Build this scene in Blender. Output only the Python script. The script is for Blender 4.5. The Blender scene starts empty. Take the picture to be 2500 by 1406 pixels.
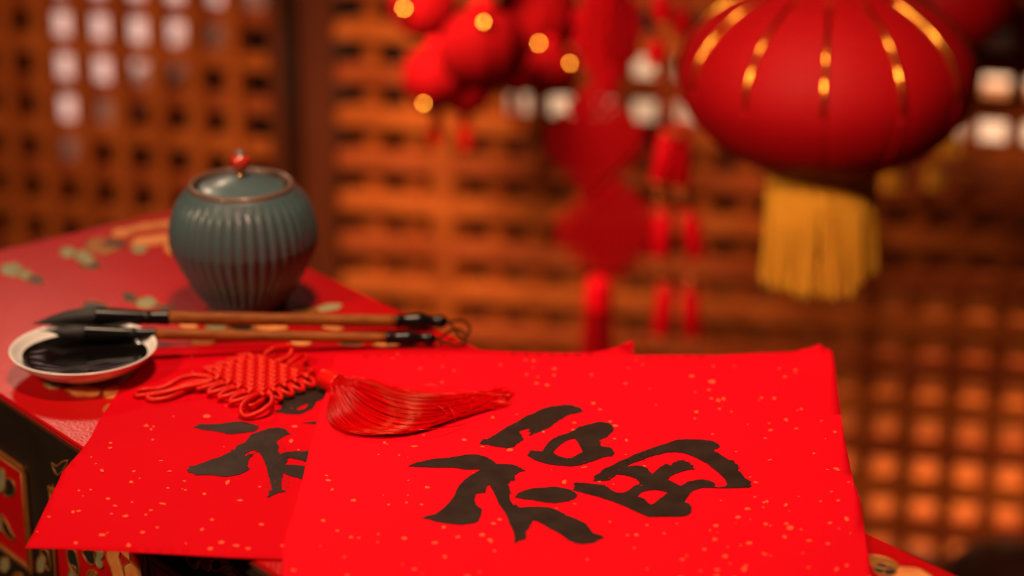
import bpy, bmesh, math, random
from mathutils import Vector, Matrix
from mathutils.geometry import delaunay_2d_cdt
random.seed(7)
scene = bpy.context.scene
col = scene.collection
# ------------------------------------------------------------------ camera
CAM_H = 1.45
F = 85 / 36 * 2500
TILT = math.radians(69.5)
CT, ST = math.cos(TILT), math.sin(TILT)
cam_d = bpy.data.cameras.new('camera'); cam = bpy.data.objects.new('camera', cam_d); col.objects.link(cam)
cam.location = (0, 0, CAM_H); cam.rotation_euler = (TILT, 0, 0)
cam_d.lens = 85; cam_d.sensor_width = 36; cam_d.clip_start = 0.05
cam_d.dof.use_dof = True; cam_d.dof.focus_distance = 1.545; cam_d.dof.aperture_fstop = 2.8
scene.camera = cam
# ------------------------------------------------------------------ view / world / lights
vs = scene.view_settings
vs.view_transform = 'Standard'; vs.look = 'None'; vs.gamma = 1; vs.use_curve_mapping = False; vs.exposure = 0.0
world = bpy.data.worlds.new('world'); scene.world = world; world.use_nodes = True
bgn = world.node_tree.nodes['Background']
bgn.inputs[0].default_value = (1.0, 0.55, 0.30, 1); bgn.inputs[1].default_value = 0.03

def area(name, loc, aim, size, energy, color, sy=None, spread=None):
    l = bpy.data.lights.new(name, 'AREA'); l.energy = energy; l.color = color
    l.size = size
    if sy: l.shape = 'RECTANGLE'; l.size_y = sy
    else: l.shape = 'DISK'
    if spread: l.spread = math.radians(spread)
    o = bpy.data.objects.new(name, l); col.objects.link(o)
    o.location = loc
    o.rotation_euler = (Vector(aim) - Vector(loc)).to_track_quat('-Z', 'Y').to_euler()
    return o
WARM = (1.0, 0.66, 0.42)
area('key_light', (-1.10, 0.62, 1.88), (0.0, 1.70, 0.8), 0.20, 5.4, WARM, spread=100)
area('overhead_light', (-0.10, 1.50, 2.45), (0.05, 1.5, 0.8), 0.22, 3.7, WARM, spread=60)
area('front_light', (-0.35, 0.35, 2.10), (0.27, 2.12, 0.86), 0.22, 0.62, WARM, spread=24)
area('back_light', (-0.58, 2.62, 1.475), (-0.27, 1.40, 0.8), 0.13, 0.13, (1.0, 0.70, 0.48), spread=50)
area('screen_light', (-0.25, 2.25, 1.18), (0.05, 2.88, 0.33), 0.24, 2.45, WARM, spread=60)
area('screen_light_left', (-0.60, 2.35, 1.32), (-0.52, 2.98, 0.45), 0.25, 0.85, WARM, spread=60)
area('added_panel_light', (0.10, 3.12, 0.80), (0.08, 3.62, 0.52), 0.15, 1.0, WARM, spread=70)  # added lamp, brightens the white panel behind the lattice
area('far_room_light', (0.66, 3.06, 0.72), (0.66, 3.00, 0.0), 0.20, 4.2, WARM, spread=78)
area('added_panel_light_right', (0.78, 2.98, 0.80), (0.80, 3.50, 0.50), 0.15, 1.6, WARM, spread=75)  # second added lamp, for the right end of that panel

# ------------------------------------------------------------------ helpers: pixels of the photograph -> points
def ray(px, py):
    dx = (px - 1250) / F; dy = -(py - 703) / F
    return Vector((dx, dy * CT + ST, dy * ST - CT))
def onz(px, py, z):
    d = ray(px, py); t = (z - CAM_H) / d.z
    return Vector((d.x * t, d.y * t, z))
def ony(px, py, y):
    d = ray(px, py); t = y / d.y
    return Vector((d.x * t, y, CAM_H + d.z * t))
def onplane(px, py, p, n):
    d = ray(px, py); o = Vector((0, 0, CAM_H)); t = (Vector(p) - o).dot(n) / d.dot(n)
    return o + d * t
# ------------------------------------------------------------------ helpers: materials
def mat(name, color, rough=0.5, metal=0.0, coat=0.0, noise=None, bump=None, spec=0.5, sheen=0.0, trans=0.0, tint=None):
    m = bpy.data.materials.new(name); m.use_nodes = True
    nt = m.node_tree; b = nt.nodes['Principled BSDF']
    b.inputs['Base Color'].default_value = (*color, 1)
    b.inputs['Roughness'].default_value = rough
    b.inputs['Metallic'].default_value = metal
    b.inputs['Coat Weight'].default_value = coat
    b.inputs['Coat Roughness'].default_value = 0.12
    b.inputs['Specular IOR Level'].default_value = spec
    b.inputs['Sheen Weight'].default_value = sheen
    if tint: b.inputs['Specular Tint'].default_value = (*tint, 1)
    b.inputs['Transmission Weight'].default_value = trans
    tc = nt.nodes.new('ShaderNodeTexCoord')
    if noise:
        scale, c2, stretch = noise
        mp = nt.nodes.new('ShaderNodeMapping'); mp.inputs['Scale'].default_value = stretch
        n = nt.nodes.new('ShaderNodeTexNoise'); n.inputs['Scale'].default_value = scale; n.inputs['Detail'].default_value = 5
        r = nt.nodes.new('ShaderNodeMapRange'); r.inputs[1].default_value = 0.35; r.inputs[2].default_value = 0.65
        x = nt.nodes.new('ShaderNodeMix'); x.data_type = 'RGBA'
        x.inputs[6].default_value = (*color, 1); x.inputs[7].default_value = (*c2, 1)
        nt.links.new(tc.outputs['Object'], mp.inputs[0]); nt.links.new(mp.outputs[0], n.inputs['Vector'])
        nt.links.new(n.outputs['Fac'], r.inputs[0]); nt.links.new(r.outputs[0], x.inputs[0])
        nt.links.new(x.outputs[2], b.inputs['Base Color'])
    if bump:
        scale, strength = bump
        n = nt.nodes.new('ShaderNodeTexNoise'); n.inputs['Scale'].default_value = scale; n.inputs['Detail'].default_value = 3
        bp = nt.nodes.new('ShaderNodeBump'); bp.inputs['Strength'].default_value = strength; bp.inputs['Distance'].default_value = 0.001
        nt.links.new(tc.outputs['Object'], n.inputs['Vector'])
        nt.links.new(n.outputs['Fac'], bp.inputs['Height']); nt.links.new(bp.outputs[0], b.inputs['Normal'])
    return m
M = {}
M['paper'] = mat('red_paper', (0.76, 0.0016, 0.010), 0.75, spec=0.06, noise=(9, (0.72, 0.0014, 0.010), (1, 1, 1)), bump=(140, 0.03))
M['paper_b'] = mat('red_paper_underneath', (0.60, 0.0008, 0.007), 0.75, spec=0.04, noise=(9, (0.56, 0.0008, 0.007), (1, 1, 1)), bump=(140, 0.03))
M['ink'] = mat('dry_ink', (0.020, 0.010, 0.007), 0.5, spec=0.20, noise=(60, (0.030, 0.017, 0.012), (1, 1, 1)), bump=(700, 0.12))
M['wet_ink'] = mat('wet_ink', (0.004, 0.003, 0.003), 0.05, spec=0.5)
M['fleck'] = mat('gold_fleck', (0.85, 0.105, 0.036), 0.6, spec=0.2)
M['lacquer_red'] = mat('red_lacquer', (0.50, 0.0028, 0.0045), 0.26, spec=0.25, noise=(14, (0.44, 0.0025, 0.004), (1, 1, 1)), bump=(420, 0.5))
M['lacquer_edge'] = mat('worn_red_edge', (0.30, 0.010, 0.006), 0.4, coat=0.2, noise=(300, (0.14, 0.02, 0.008), (1, 1, 1)))
M['lacquer_black'] = mat('black_lacquer', (0.032, 0.021, 0.013), 0.38, coat=0.15, noise=(20, (0.020, 0.013, 0.008), (1, 1, 1)), bump=(500, 0.2))
M['panel_red'] = mat('panel_red', (0.62, 0.002, 0.005), 0.45, coat=0.1, noise=(25, (0.55, 0.002, 0.004), (1, 1, 1)))
M['gold_paint'] = mat('gold_paint', (0.50, 0.19, 0.035), 0.42, metal=0.35, noise=(90, (0.36, 0.12, 0.02), (1, 1, 1)))
M['gold_frame'] = mat('dull_gold_frame', (0.40, 0.14, 0.025), 0.45, metal=0.3, noise=(60, (0.32, 0.10, 0.018), (1, 1, 1)))
M['petal'] = mat('painted_petal', (0.85, 0.34, 0.09), 0.5, noise=(70, (0.72, 0.20, 0.05), (1, 1, 1)))
M['sage'] = mat('painted_sage', (0.34, 0.32, 0.16), 0.5, noise=(120, (0.24, 0.24, 0.12), (1, 1, 1)))
M['leaf'] = mat('painted_dark_leaf', (0.022, 0.022, 0.014), 0.4)
M['porcelain'] = mat('white_porcelain', (0.92, 0.86, 0.82), 0.22, coat=0.4)
M['celadon'] = mat('celadon_glaze', (0.062, 0.112, 0.118), 0.36, coat=0.15, noise=(28, (0.070, 0.096, 0.106), (1, 1, 0.6)), bump=(220, 0.12))
M['rim_brown'] = mat('bare_rim_clay', (0.14, 0.075, 0.05), 0.4, coat=0.3)
M['coral'] = mat('coral_bead', (0.55, 0.035, 0.012), 0.15, coat=0.6)
M['brass'] = mat('brass', (0.75, 0.38, 0.09), 0.25, metal=1.0)
M['horn'] = mat('black_horn', (0.005, 0.004, 0.004), 0.27, spec=0.28)
M['bristle'] = mat('black_bristle', (0.008, 0.006, 0.005), 0.5, bump=(900, 0.6))
M['bamboo'] = mat('stained_bamboo', (0.30, 0.085, 0.012), 0.5, spec=0.15, noise=(30, (0.18, 0.045, 0.007), (1.0, 14, 14)))
M['brown_cord'] = mat('brown_cord', (0.07, 0.018, 0.005), 0.9, spec=0.0)
M['red_cord'] = mat('red_satin_cord', (0.62, 0.003, 0.004), 0.38, spec=0.75, tint=(1.0, 0.30, 0.14), bump=(1500, 0.1))
M['silk'] = mat('red_silk', (0.60, 0.0008, 0.002), 0.20, spec=0.35, tint=(1.0, 0.40, 0.2))
M['cap_silk'] = mat('red_satin_band', (0.72, 0.004, 0.005), 0.3, spec=0.8, tint=(1.0, 0.4, 0.2))
M['lantern'] = mat('red_lantern_cloth', (0.40, 0.0015, 0.004), 0.62, spec=0.15)
M['lantern_gold'] = mat('gold_rib_foil', (1.0, 0.48, 0.07), 0.17, metal=1.0)
M['fringe'] = mat('yellow_fringe', (1.0, 0.46, 0.035), 0.5)
M['plush'] = mat('red_plush', (0.19, 0.0006, 0.0015), 0.85, spec=0.05)
M['knot_red'] = mat('knot_cord_red', (0.36, 0.0015, 0.004), 0.8, spec=0.05)
M['firecracker'] = mat('firecracker_red', (0.82, 0.0015, 0.008), 0.6, spec=0.1)
M['band_gold'] = mat('gold_band_paper', (0.62, 0.16, 0.03), 0.35, metal=0.6)
M['jade'] = mat('jade_bead', (0.05, 0.14, 0.10), 0.2, coat=0.5)
M['wood'] = mat('lattice_wood', (0.46, 0.105, 0.018), 0.7, spec=0.0, noise=(8, (0.34, 0.070, 0.012), (3, 3, 1)))
M['wood_b'] = mat('lattice_wood_redder', (0.34, 0.068, 0.016), 0.7, spec=0.0, noise=(8, (0.26, 0.046, 0.010), (3, 3, 1)))
M['wood_v'] = mat('lattice_upright_wood', (0.34, 0.074, 0.012), 0.7, spec=0.0, noise=(8, (0.26, 0.052, 0.009), (3, 3, 1)))
M['wood_dark'] = mat('dark_frame_wood', (0.11, 0.022, 0.005), 0.5, spec=0.2, noise=(6, (0.08, 0.015, 0.004), (4, 4, 0.6)))
M['wood_black'] = mat('nearly_black_wood', (0.022, 0.010, 0.006), 0.4, coat=0.2)
M['floor'] = mat('floor_boards', (0.30, 0.075, 0.016), 0.95, spec=0.0, noise=(5, (0.22, 0.052, 0.012), (1, 6, 1)))
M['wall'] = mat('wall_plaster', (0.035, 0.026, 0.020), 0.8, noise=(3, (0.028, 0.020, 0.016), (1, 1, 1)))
M['panel_white'] = mat('added_panel_white', (0.86, 0.78, 0.70), 0.7)  # white of the added panel behind the lattice
M['frame_pale'] = mat('pale_frame_wood', (0.42, 0.17, 0.06), 0.5)
def lit_mat(name, color, strength):
    m = mat(name, (0.5, 0.45, 0.4), 0.4); b = m.node_tree.nodes['Principled BSDF']
    b.inputs['Emission Color'].default_value = (*color, 1); b.inputs['Emission Strength'].default_value = strength
    return m
M['window_glow'] = lit_mat('lit_window_pane', (1.0, 0.58, 0.47), 1.0)
# ------------------------------------------------------------------ helpers: objects
def wloc(p):
    v = Vector((0, 0, 0))
    while p is not None: v += p.location; p = p.parent
    return v
def build(name, geo, m, parent=None, smooth=True, origin=None):
    v, f = geo
    me = bpy.data.meshes.new(name)
    base = wloc(parent)
    if origin is None and parent is None:
        xs = [p[0] for p in v]; ys = [p[1] for p in v]; zs = [p[2] for p in v]
        origin = Vector(((min(xs) + max(xs)) / 2, (min(ys) + max(ys)) / 2, min(zs)))
    off = Vector(origin) if origin is not None else base
    me.from_pydata([tuple(Vector(p) - off) for p in v], [], f)
    me.materials.append(M[m] if isinstance(m, str) else m)
    if smooth: me.polygons.foreach_set('use_smooth', [True] * len(me.polygons))
    me.update()
    o = bpy.data.objects.new(name, me); col.objects.link(o)
    if parent is not None: o.parent = parent; o.location = off - base
    else: o.location = off
    return o
def thing(name, loc, label, cat, group=None):
    o = bpy.data.objects.new(name, None); col.objects.link(o); o.location = loc
    o.empty_display_size = 0.02
    o['label'] = label; o['category'] = cat
    if group: o['group'] = group
    return o
def tag(o, label, cat, group=None):
    o['label'] = label; o['category'] = cat
    if group: o['group'] = group
    return o
def join(*gs):
    V, Fc = [], []
    for v, f in gs:
        n = len(V); V += list(v); Fc += [tuple(i + n for i in q) for q in f]
    return V, Fc
def boxg(c, ax, ay, az, sx, sy, sz, bev=0.0):
    """box centred at c, axes ax ay az, full sizes; chamfered on the four edges along ax when bev>0"""
    c = Vector(c); V = []; Fc = []
    hx, hy, hz = sx / 2, sy / 2, sz / 2
    if bev <= 0:
        for x in (-hx, hx):
            for y, z in ((-hy, -hz), (hy, -hz), (hy, hz), (-hy, hz)): V.append(c + ax * x + ay * y + az * z)
        Fc = [(0, 3, 2, 1), (4, 5, 6, 7)] + [(i, (i + 1) % 4, 4 + (i + 1) % 4, 4 + i) for i in range(4)]
        return V, Fc
    ring = [(-hy + bev, -hz), (hy - bev, -hz), (hy, -hz + bev), (hy, hz - bev), (hy - bev, hz), (-hy + bev, hz), (-hy, hz - bev), (-hy, -hz + bev)]
    for x in (-hx, hx):
        for y, z in ring: V.append(c + ax * x + ay * y + az * z)
    Fc = [tuple(range(7, -1, -1)), tuple(range(8, 16))] + [(i, (i + 1) % 8, 8 + (i + 1) % 8, 8 + i) for i in range(8)]
    return V, Fc
X, Y, Z = Vector((1, 0, 0)), Vector((0, 1, 0)), Vector((0, 0, 1))
def catmull(P, n, closed=False):
    P = [Vector(p) for p in P]; N = len(P); out = []
    segs = N if closed else N - 1
    for i in range(segs):
        if closed: a, b, c, d = P[(i - 1) % N], P[i], P[(i + 1) % N], P[(i + 2) % N]
        else: a, b, c, d = P[max(i - 1, 0)], P[i], P[i + 1], P[min(i + 2, N - 1)]
        for k in range(n):
            t = k / n
            out.append(0.5 * ((2 * b) + (c - a) * t + (2 * a - 5 * b + 4 * c - d) * t * t + (3 * b - a - 3 * c + d) * t ** 3))
    if not closed: out.append(P[-1])
    return out
def tube(path, r, seg=8, closed=False, cap=True):
    path = [Vector(p) for p in path]; N = len(path)
    if not callable(r):
        rr = r if isinstance(r, (list, tuple)) else [r] * N
    else: rr = [r(i / (N - 1)) for i in range(N)]
    V, Fc = [], []; up = None
    for i in range(N):
        if closed: t = path[(i + 1) % N] - path[i - 1]
        else: t = path[min(i + 1, N - 1)] - path[max(i - 1, 0)]
        if t.length < 1e-9: t = Vector((1, 0, 0))
        t.normalize()
        if up is None: up = Z if abs(t.z) < 0.9 else X
        s = t.cross(up)
        if s.length < 1e-6: s = t.cross(X)
        s.normalize(); up = s.cross(t).normalized()
        for k in range(seg):
            a = 2 * math.pi * k / seg
            V.append(path[i] + (s * math.cos(a) + up * math.sin(a)) * rr[i])
    L = N if closed else N - 1
    for i in range(L):
        for k in range(seg):
            a, b = i * seg + k, i * seg + (k + 1) % seg
            c, d = ((i + 1) % N) * seg + (k + 1) % seg, ((i + 1) % N) * seg + k
            Fc.append((a, b, c, d))
    if cap and not closed:
        Fc.append(tuple(range(seg - 1, -1, -1))); Fc.append(tuple((N - 1) * seg + k for k in range(seg)))
    return V, Fc
def lathe(profile, c, seg=48, mod=None, axis=Z, e1=X, cap0=True, cap1=True):
    """profile: (r, h) list; mod(theta, r, h)->r"""
    c = Vector(c); e2 = axis.cross(e1).normalized(); V, Fc = [], []
    for r, h in profile:
        for k in range(seg):
            a = 2 * math.pi * k / seg
            q = mod(a, r, h) if mod else r
            V.append(c + axis * h + (e1 * math.cos(a) + e2 * math.sin(a)) * q)
    n = len(profile)
    for i in range(n - 1):
        for k in range(seg):
            Fc.append((i * seg + k, i * seg + (k + 1) % seg, (i + 1) * seg + (k + 1) % seg, (i + 1) * seg + k))
    if cap0: Fc.append(tuple(range(seg - 1, -1, -1)))
    if cap1: Fc.append(tuple((n - 1) * seg + k for k in range(seg)))
    return V, Fc
def smooth_profile(P, n=6):
    Q = catmull([Vector((a, b, 0)) for a, b in P], n)
    return [(max(q.x, 1e-5), q.y) for q in Q]
def inside(p, poly):
    x, y = p; r = False; n = len(poly); j = n - 1
    for i in range(n):
        xi, yi = poly[i]; xj, yj = poly[j]
        if (yi > y) != (yj > y) and x < (xj - xi) * (y - yi) / (yj - yi) + xi: r = not r
        j = i
    return r
def fill(outer, holes, lift, step=14, under=None, rough=0.0):
    """triangulated region given in photograph pixels, each vertex lifted to a 3-D point by lift(px,py)"""
    loops = []
    for L in [outer] + list(holes):
        Q = []
        for i in range(len(L)):
            a, b = L[i], L[(i + 1) % len(L)]
            d = math.hypot(b[0] - a[0], b[1] - a[1]); n = max(1, int(d / (3 if rough else step)))
            for k in range(n):
                t = k / n; j = rough if k else rough * 0.4
                Q.append((a[0] + (b[0] - a[0]) * t + random.uniform(-j, j), a[1] + (b[1] - a[1]) * t + random.uniform(-j, j) * 0.6))
        loops.append(Q)
    vs_, es = [], []
    for Q in loops:
        s = len(vs_); vs_ += [Vector(q) for q in Q]
        es += [(s + i, s + (i + 1) % len(Q)) for i in range(len(Q))]
    x0 = min(p[0] for p in outer); x1 = max(p[0] for p in outer); y0 = min(p[1] for p in outer); y1 = max(p[1] for p in outer)
    y = y0 + step * 0.5
    while y < y1:
        x = x0 + step * 0.5
        while x < x1:
            if inside((x, y), loops[0]) and not any(inside((x, y), h) for h in loops[1:]): vs_.append(Vector((x, y)))
            x += step
        y += step * 0.6
    r = delaunay_2d_cdt(vs_, es, [], 0, 1e-4)
    pv, pf = r[0], r[2]; out = []
    for f in pf:
        cx = sum(pv[i].x for i in f) / len(f); cy = sum(pv[i].y for i in f) / len(f)
        if inside((cx, cy), loops[0]) and not any(inside((cx, cy), h) for h in loops[1:]): out.append(tuple(f))
    used = sorted({i for f in out for i in f}); mp = {o: k for k, o in enumerate(used)}
    V = [lift(pv[i].x, pv[i].y) for i in used]
    Fc = []
    for f in out:
        g = [mp[i] for i in f]
        a, b, c = V[g[0]], V[g[1]], V[g[2]]
        if (b - a).cross(c - a).dot(Vector((0, 0, CAM_H)) - a) < 0: g.reverse()
        Fc.append(tuple(g))
    return V, Fc
def thicken(geo, n, t):
    """give a sheet a thickness t against direction n"""
    V, Fc = geo; N = len(V); V2 = list(V) + [Vector(p) - n * t for p in V]
    F2 = list(Fc) + [tuple(i + N for i in reversed(f)) for f in Fc]
    cnt = {}
    for f in Fc:
        for i in range(len(f)):
            a, b = f[i], f[(i + 1) % len(f)]; cnt[(a, b)] = 1
    for (a, b) in cnt:
        if (b, a) not in cnt: F2.append((b, a, a + N, b + N))
    return V2, F2

# ================================================================== SETTING
ROT = math.radians(12)
D = Vector((math.cos(ROT), -math.sin(ROT), 0)); Nb = Vector((math.sin(ROT), math.cos(ROT), 0))   # room axes
def R(u, w, z): return D * u + Nb * w + Z * z
def structure(name, geo, m, parent=None, smooth=False):
    o = build(name, geo, m, parent, smooth=smooth)
    if parent is None: o['kind'] = 'structure'
    return o
fl = bpy.data.objects.new('floor', None); col.objects.link(fl); fl['kind'] = 'structure'
structure_floor = build('floor_board', boxg(R(0, 2.3, -0.03), D, Nb, Z, 5.6, 6.0, 0.04), 'floor', fl, smooth=False)
fl.children[0].name = 'subfloor'
pw = 0.12
for i in range(-6, 12):          # boards seen through and below the lattice
    build('floor_board', boxg(R(0.35, 2.75 + i * pw, -0.005), D, Nb, Z, 3.6, pw - 0.003, 0.01, 0.0015), 'floor', fl, smooth=False)
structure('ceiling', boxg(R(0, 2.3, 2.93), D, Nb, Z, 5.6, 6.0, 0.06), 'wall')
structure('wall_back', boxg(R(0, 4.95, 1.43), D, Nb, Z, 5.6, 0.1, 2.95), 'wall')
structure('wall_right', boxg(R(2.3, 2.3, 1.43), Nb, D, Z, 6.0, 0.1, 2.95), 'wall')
# left wall with a low window; inner face at u = UL
UL = (D.dot(Vector((-0.72, 3.6, 0))))
w0, w1, zs, zt = 3.34, 4.72, 0.29, 1.9
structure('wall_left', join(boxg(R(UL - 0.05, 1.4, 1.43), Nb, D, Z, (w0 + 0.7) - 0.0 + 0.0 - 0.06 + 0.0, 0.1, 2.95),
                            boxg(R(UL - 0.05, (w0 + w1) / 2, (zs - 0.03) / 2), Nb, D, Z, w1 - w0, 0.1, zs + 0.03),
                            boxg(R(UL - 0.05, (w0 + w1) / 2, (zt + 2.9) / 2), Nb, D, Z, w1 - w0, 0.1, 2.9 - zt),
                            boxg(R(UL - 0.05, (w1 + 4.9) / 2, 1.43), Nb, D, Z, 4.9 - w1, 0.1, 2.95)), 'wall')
win = bpy.data.objects.new('window_1', None); col.objects.link(win); win['kind'] = 'structure'; win.location = R(UL, (w0 + w1) / 2, zs)
build('window_pane', boxg(R(UL - 0.06, (w0 + w1) / 2, (zs + zt) / 2), Nb, D, Z, w1 - w0, 0.006, zt - zs), 'window_glow', win, smooth=False)
build('window_sill', boxg(R(UL - 0.02, (w0 + w1) / 2, zs + 0.012), Nb, D, Z, w1 - w0, 0.09, 0.024, 0.003), 'frame_pale', win, smooth=False)
for k in range(4):
    build('muntin', boxg(R(UL - 0.045, w0 + 0.02 + k * (w1 - w0 - 0.04) / 3, (zs + zt) / 2), Z, Nb, D, zt - zs, 0.03, 0.02), 'wood_dark', win, smooth=False)

# ================================================================== LATTICE SCREENS
def screen(name, label, hinge_px, hinge_y, angle, side, vbars, rows, stile_w, top, width, thick=0.022, depth=0.034, stile2=None, dark_stile=False):
    pass
def lattice(name, label, O, Dv, Nv, us, zs_, u0, u1, z0, z1, wid, dep, stiles, hmats, vset=0.0, hset=0.0, vm='wood'):
    """O = point on the front face; us = vertical-bar centres; zs_ = horizontal-bar centres; stiles = list of (u_a,u_b,mat)"""
    root = thing(name, O + Dv * ((u0 + u1) / 2) * 1.0 - Z * O.z, label, 'screen', 'wooden lattice screens')
    P = lambda u, w, z: Vector((O.x, O.y, 0)) + Dv * u + Nv * w + Z * z
    ma = {}
    for i, u in enumerate(us):
        o = build('lattice_bar', boxg(P(u, dep / 2 + vset, (z0 + z1) / 2), Z, Dv, Nv, z1 - z0, wid, dep - vset, 0.0015), vm, root, smooth=False)
    for i, z in enumerate(zs_):
        o = build('lattice_bar', boxg(P((u0 + u1) / 2, dep / 2 + 0.0008 + hset, z), Dv, Nv, Z, u1 - u0, dep - hset, wid, 0.0015), hmats[i % len(hmats)], root, smooth=False)
    for a, b, m in stiles:
        build('stile', boxg(P((a + b) / 2, dep / 2 - 0.002 + (0.010 if m == 'wood_v' else 0), (z0 + z1) / 2), Z, Dv, Nv, z1 - z0 + 0.10, b - a, dep + 0.012, 0.004), m, root, smooth=False)
    ua = min(s[0] for s in stiles) ; ub = max(s[1] for s in stiles)
    build('top_rail', boxg(P((ua + ub) / 2, dep / 2, z1 + 0.03), Dv, Nv, Z, ub - ua, dep + 0.010, 0.06, 0.003), 'wood_dark', root, smooth=False)
    build('bottom_rail', boxg(P((ua + ub) / 2, dep / 2, z0 - 0.022), Dv, Nv, Z, ub - ua, dep + 0.010, 0.044, 0.003), 'wood_dark', root, smooth=False)
    for a, b, m in stiles:
        build('foot', boxg(P((a + b) / 2, dep / 2, (z0 - 0.044) / 2 + 0.001), Dv, Nv, Z, max(b - a, 0.04), dep + 0.05, z0 - 0.046, 0.004), 'wood_dark', root, smooth=False)
    return root, P
# right screen: front face through the point at pixel (1250, 200), depth Y 2.86
O2 = ony(1250, 200, 2.86); O2.z = 0
Dr, Nr = D, Nb
def u_right(px, py): p = onplane(px, py, O2, Nr); return (p - O2).dot(Dr), p.z
pitch = 0.0525
uc, _ = u_right(1255, 200)
ub_post = (u_right(738, 300)[0], u_right(822, 300)[0])
us = []
u = uc + pitch / 2
while u > ub_post[1] + 0.02: u -= pitch
u += pitch
while u < uc + 1.25:
    us.append(u); u += pitch
_, zref = u_right(850, 186); 
zr = []
zz = zref
while zz > 0.09: zz -= 0.0555
zz += 0.0555
while zz < 1.86: zr.append(zz); zz += 0.0555
kk = round((zref - zr[0]) / 0.0555)
hm = ['wood', 'wood_b'] if kk % 2 else ['wood_b', 'wood']
st = [(ub_post[0], ub_post[1], 'wood_dark'), (u_right(1046, 200)[0], u_right(1108, 200)[0], 'wood_v'), (us[-1] + 0.03, us[-1] + 0.10, 'wood_dark')]
rs, Pr = lattice('lattice_screen', 'broad brown wooden lattice screen filling the right background behind the lantern', O2, Dr, Nr, us, zr, ub_post[1], us[-1] + 0.03, zr[0] - 0.045, zr[-1] + 0.045, 0.0200, 0.040, st, hm, vset=0.010, vm='wood_v')
rs['kind_note'] = 'front'
del rs['kind_note']
# left screen, folded: hinge near pixel x 712
A2_ = math.radians(18)
Dl = Vector((math.cos(A2_), -math.sin(A2_), 0)); Nl = Vector((math.sin(A2_), math.cos(A2_), 0))
Ph = Pr(ub_post[0] - 0.018, 0.0, 0)
O1 = Vector((Ph.x, Ph.y, 0))
def u_left(px, py): p = onplane(px, py, O1, Nl); return (p - O1).dot(Dl), p.z
cl = u_left(655, 100)[0]
us1 = []
centers = [u_left(x, 90)[0] for x in (140, 610)]
p1 = (centers[1] - centers[0]) / 5.0
for k in range(-4, 6): us1.append(centers[0] + p1 * (k + 0.5) if k < 5 else centers[0] + p1 * 4.5)
us1 = sorted(set(round(a, 5) for a in us1))
us1 = [a for a in us1 if a < cl - 0.01]
zr1 = []
_, zl = u_left(610, 162)
zz = zl
while zz > 0.12: zz -= 0.0565
zz += 0.0565
while zz < 1.86: zr1.append(zz); zz += 0.0565
st1 = [(cl, -0.004, 'wood_dark'), (us1[0] - 0.10, us1[0] - 0.03, 'wood_dark')]
lattice('lattice_screen', 'brown lattice screen panel at the left behind the celadon jar, pale light showing through', O1, Dl, Nl, us1, zr1, us1[0] - 0.03, cl, zr1[0] - 0.045, zr1[-1] + 0.045, 0.0195, 0.030, st1, ['wood_b', 'wood'], hset=0.007)

# added white panel behind the right lattice, standing in for bright patches
wp = thing('added_panel', R(0.45, 3.75, 0), 'added white panel showing as pale squares through the right lattice', 'screen')
def u_w(px, py, w):
    p = onplane(px, py, R(0, w, 0), Nb); return p.dot(D), p.z
wW = 3.62
ua, za = u_w(1228, 310, wW); ubb, _ = u_w(2600, 380, wW)
ZTP = u_w(1250, 112, wW)[1]
build('white_panel', boxg(R((ua + ubb) / 2, wW, (za + ZTP) / 2), D, Nb, Z, ubb - ua, 0.006, ZTP - za), 'panel_white', wp, smooth=False)
for zz_ in (za - 0.02, ZTP + 0.015): build('rail', boxg(R((ua + ubb) / 2, wW, zz_), D, Nb, Z, ubb - ua + 0.04, 0.025, 0.035, 0.003), 'wood_dark', wp, smooth=False)
zmid = u_w(2410, 240, wW)[1]
build('rail', boxg(R((ua + ubb) / 2 + 0.33, wW - 0.006, zmid), D, Nb, Z, (ubb - ua) * 0.5, 0.02, 0.045, 0.003), 'frame_pale', wp, smooth=False)
for uu in (ua - 0.01, ubb + 0.01): build('leg', boxg(R(uu, wW, (ZTP + 0.04) / 2), Z, D, Nb, ZTP + 0.04, 0.03, 0.03, 0.003), 'wood_dark', wp, smooth=False)

# dark low stool in front of the screen, bottom right corner
p = ony(2490, 1390, 2.56)
stool = thing('wooden_stool', Vector((p.x, 2.56, 0)), 'low dark round wooden stool on the floor in the bottom right corner', 'stool')
sl = stool.location
build('seat', lathe(smooth_profile([(0.001, 0.136), (0.04, 0.141), (0.078, 0.139), (0.088, 0.132), (0.088, 0.122), (0.076, 0.114), (0.001, 0.114)], 4), sl, 36), 'wood_black', stool)
for k in range(3):
    a = math.radians(30 + 120 * k)
    b0 = Vector((sl.x + 0.055 * math.cos(a), sl.y + 0.055 * math.sin(a), 0.118)); b1 = Vector((sl.x + 0.078 * math.cos(a), sl.y + 0.078 * math.sin(a), 0.0))
    build('leg', tube([b0, b0.lerp(b1, 0.5), b1], [0.011, 0.010, 0.008], 10), 'wood_black', stool)

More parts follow.
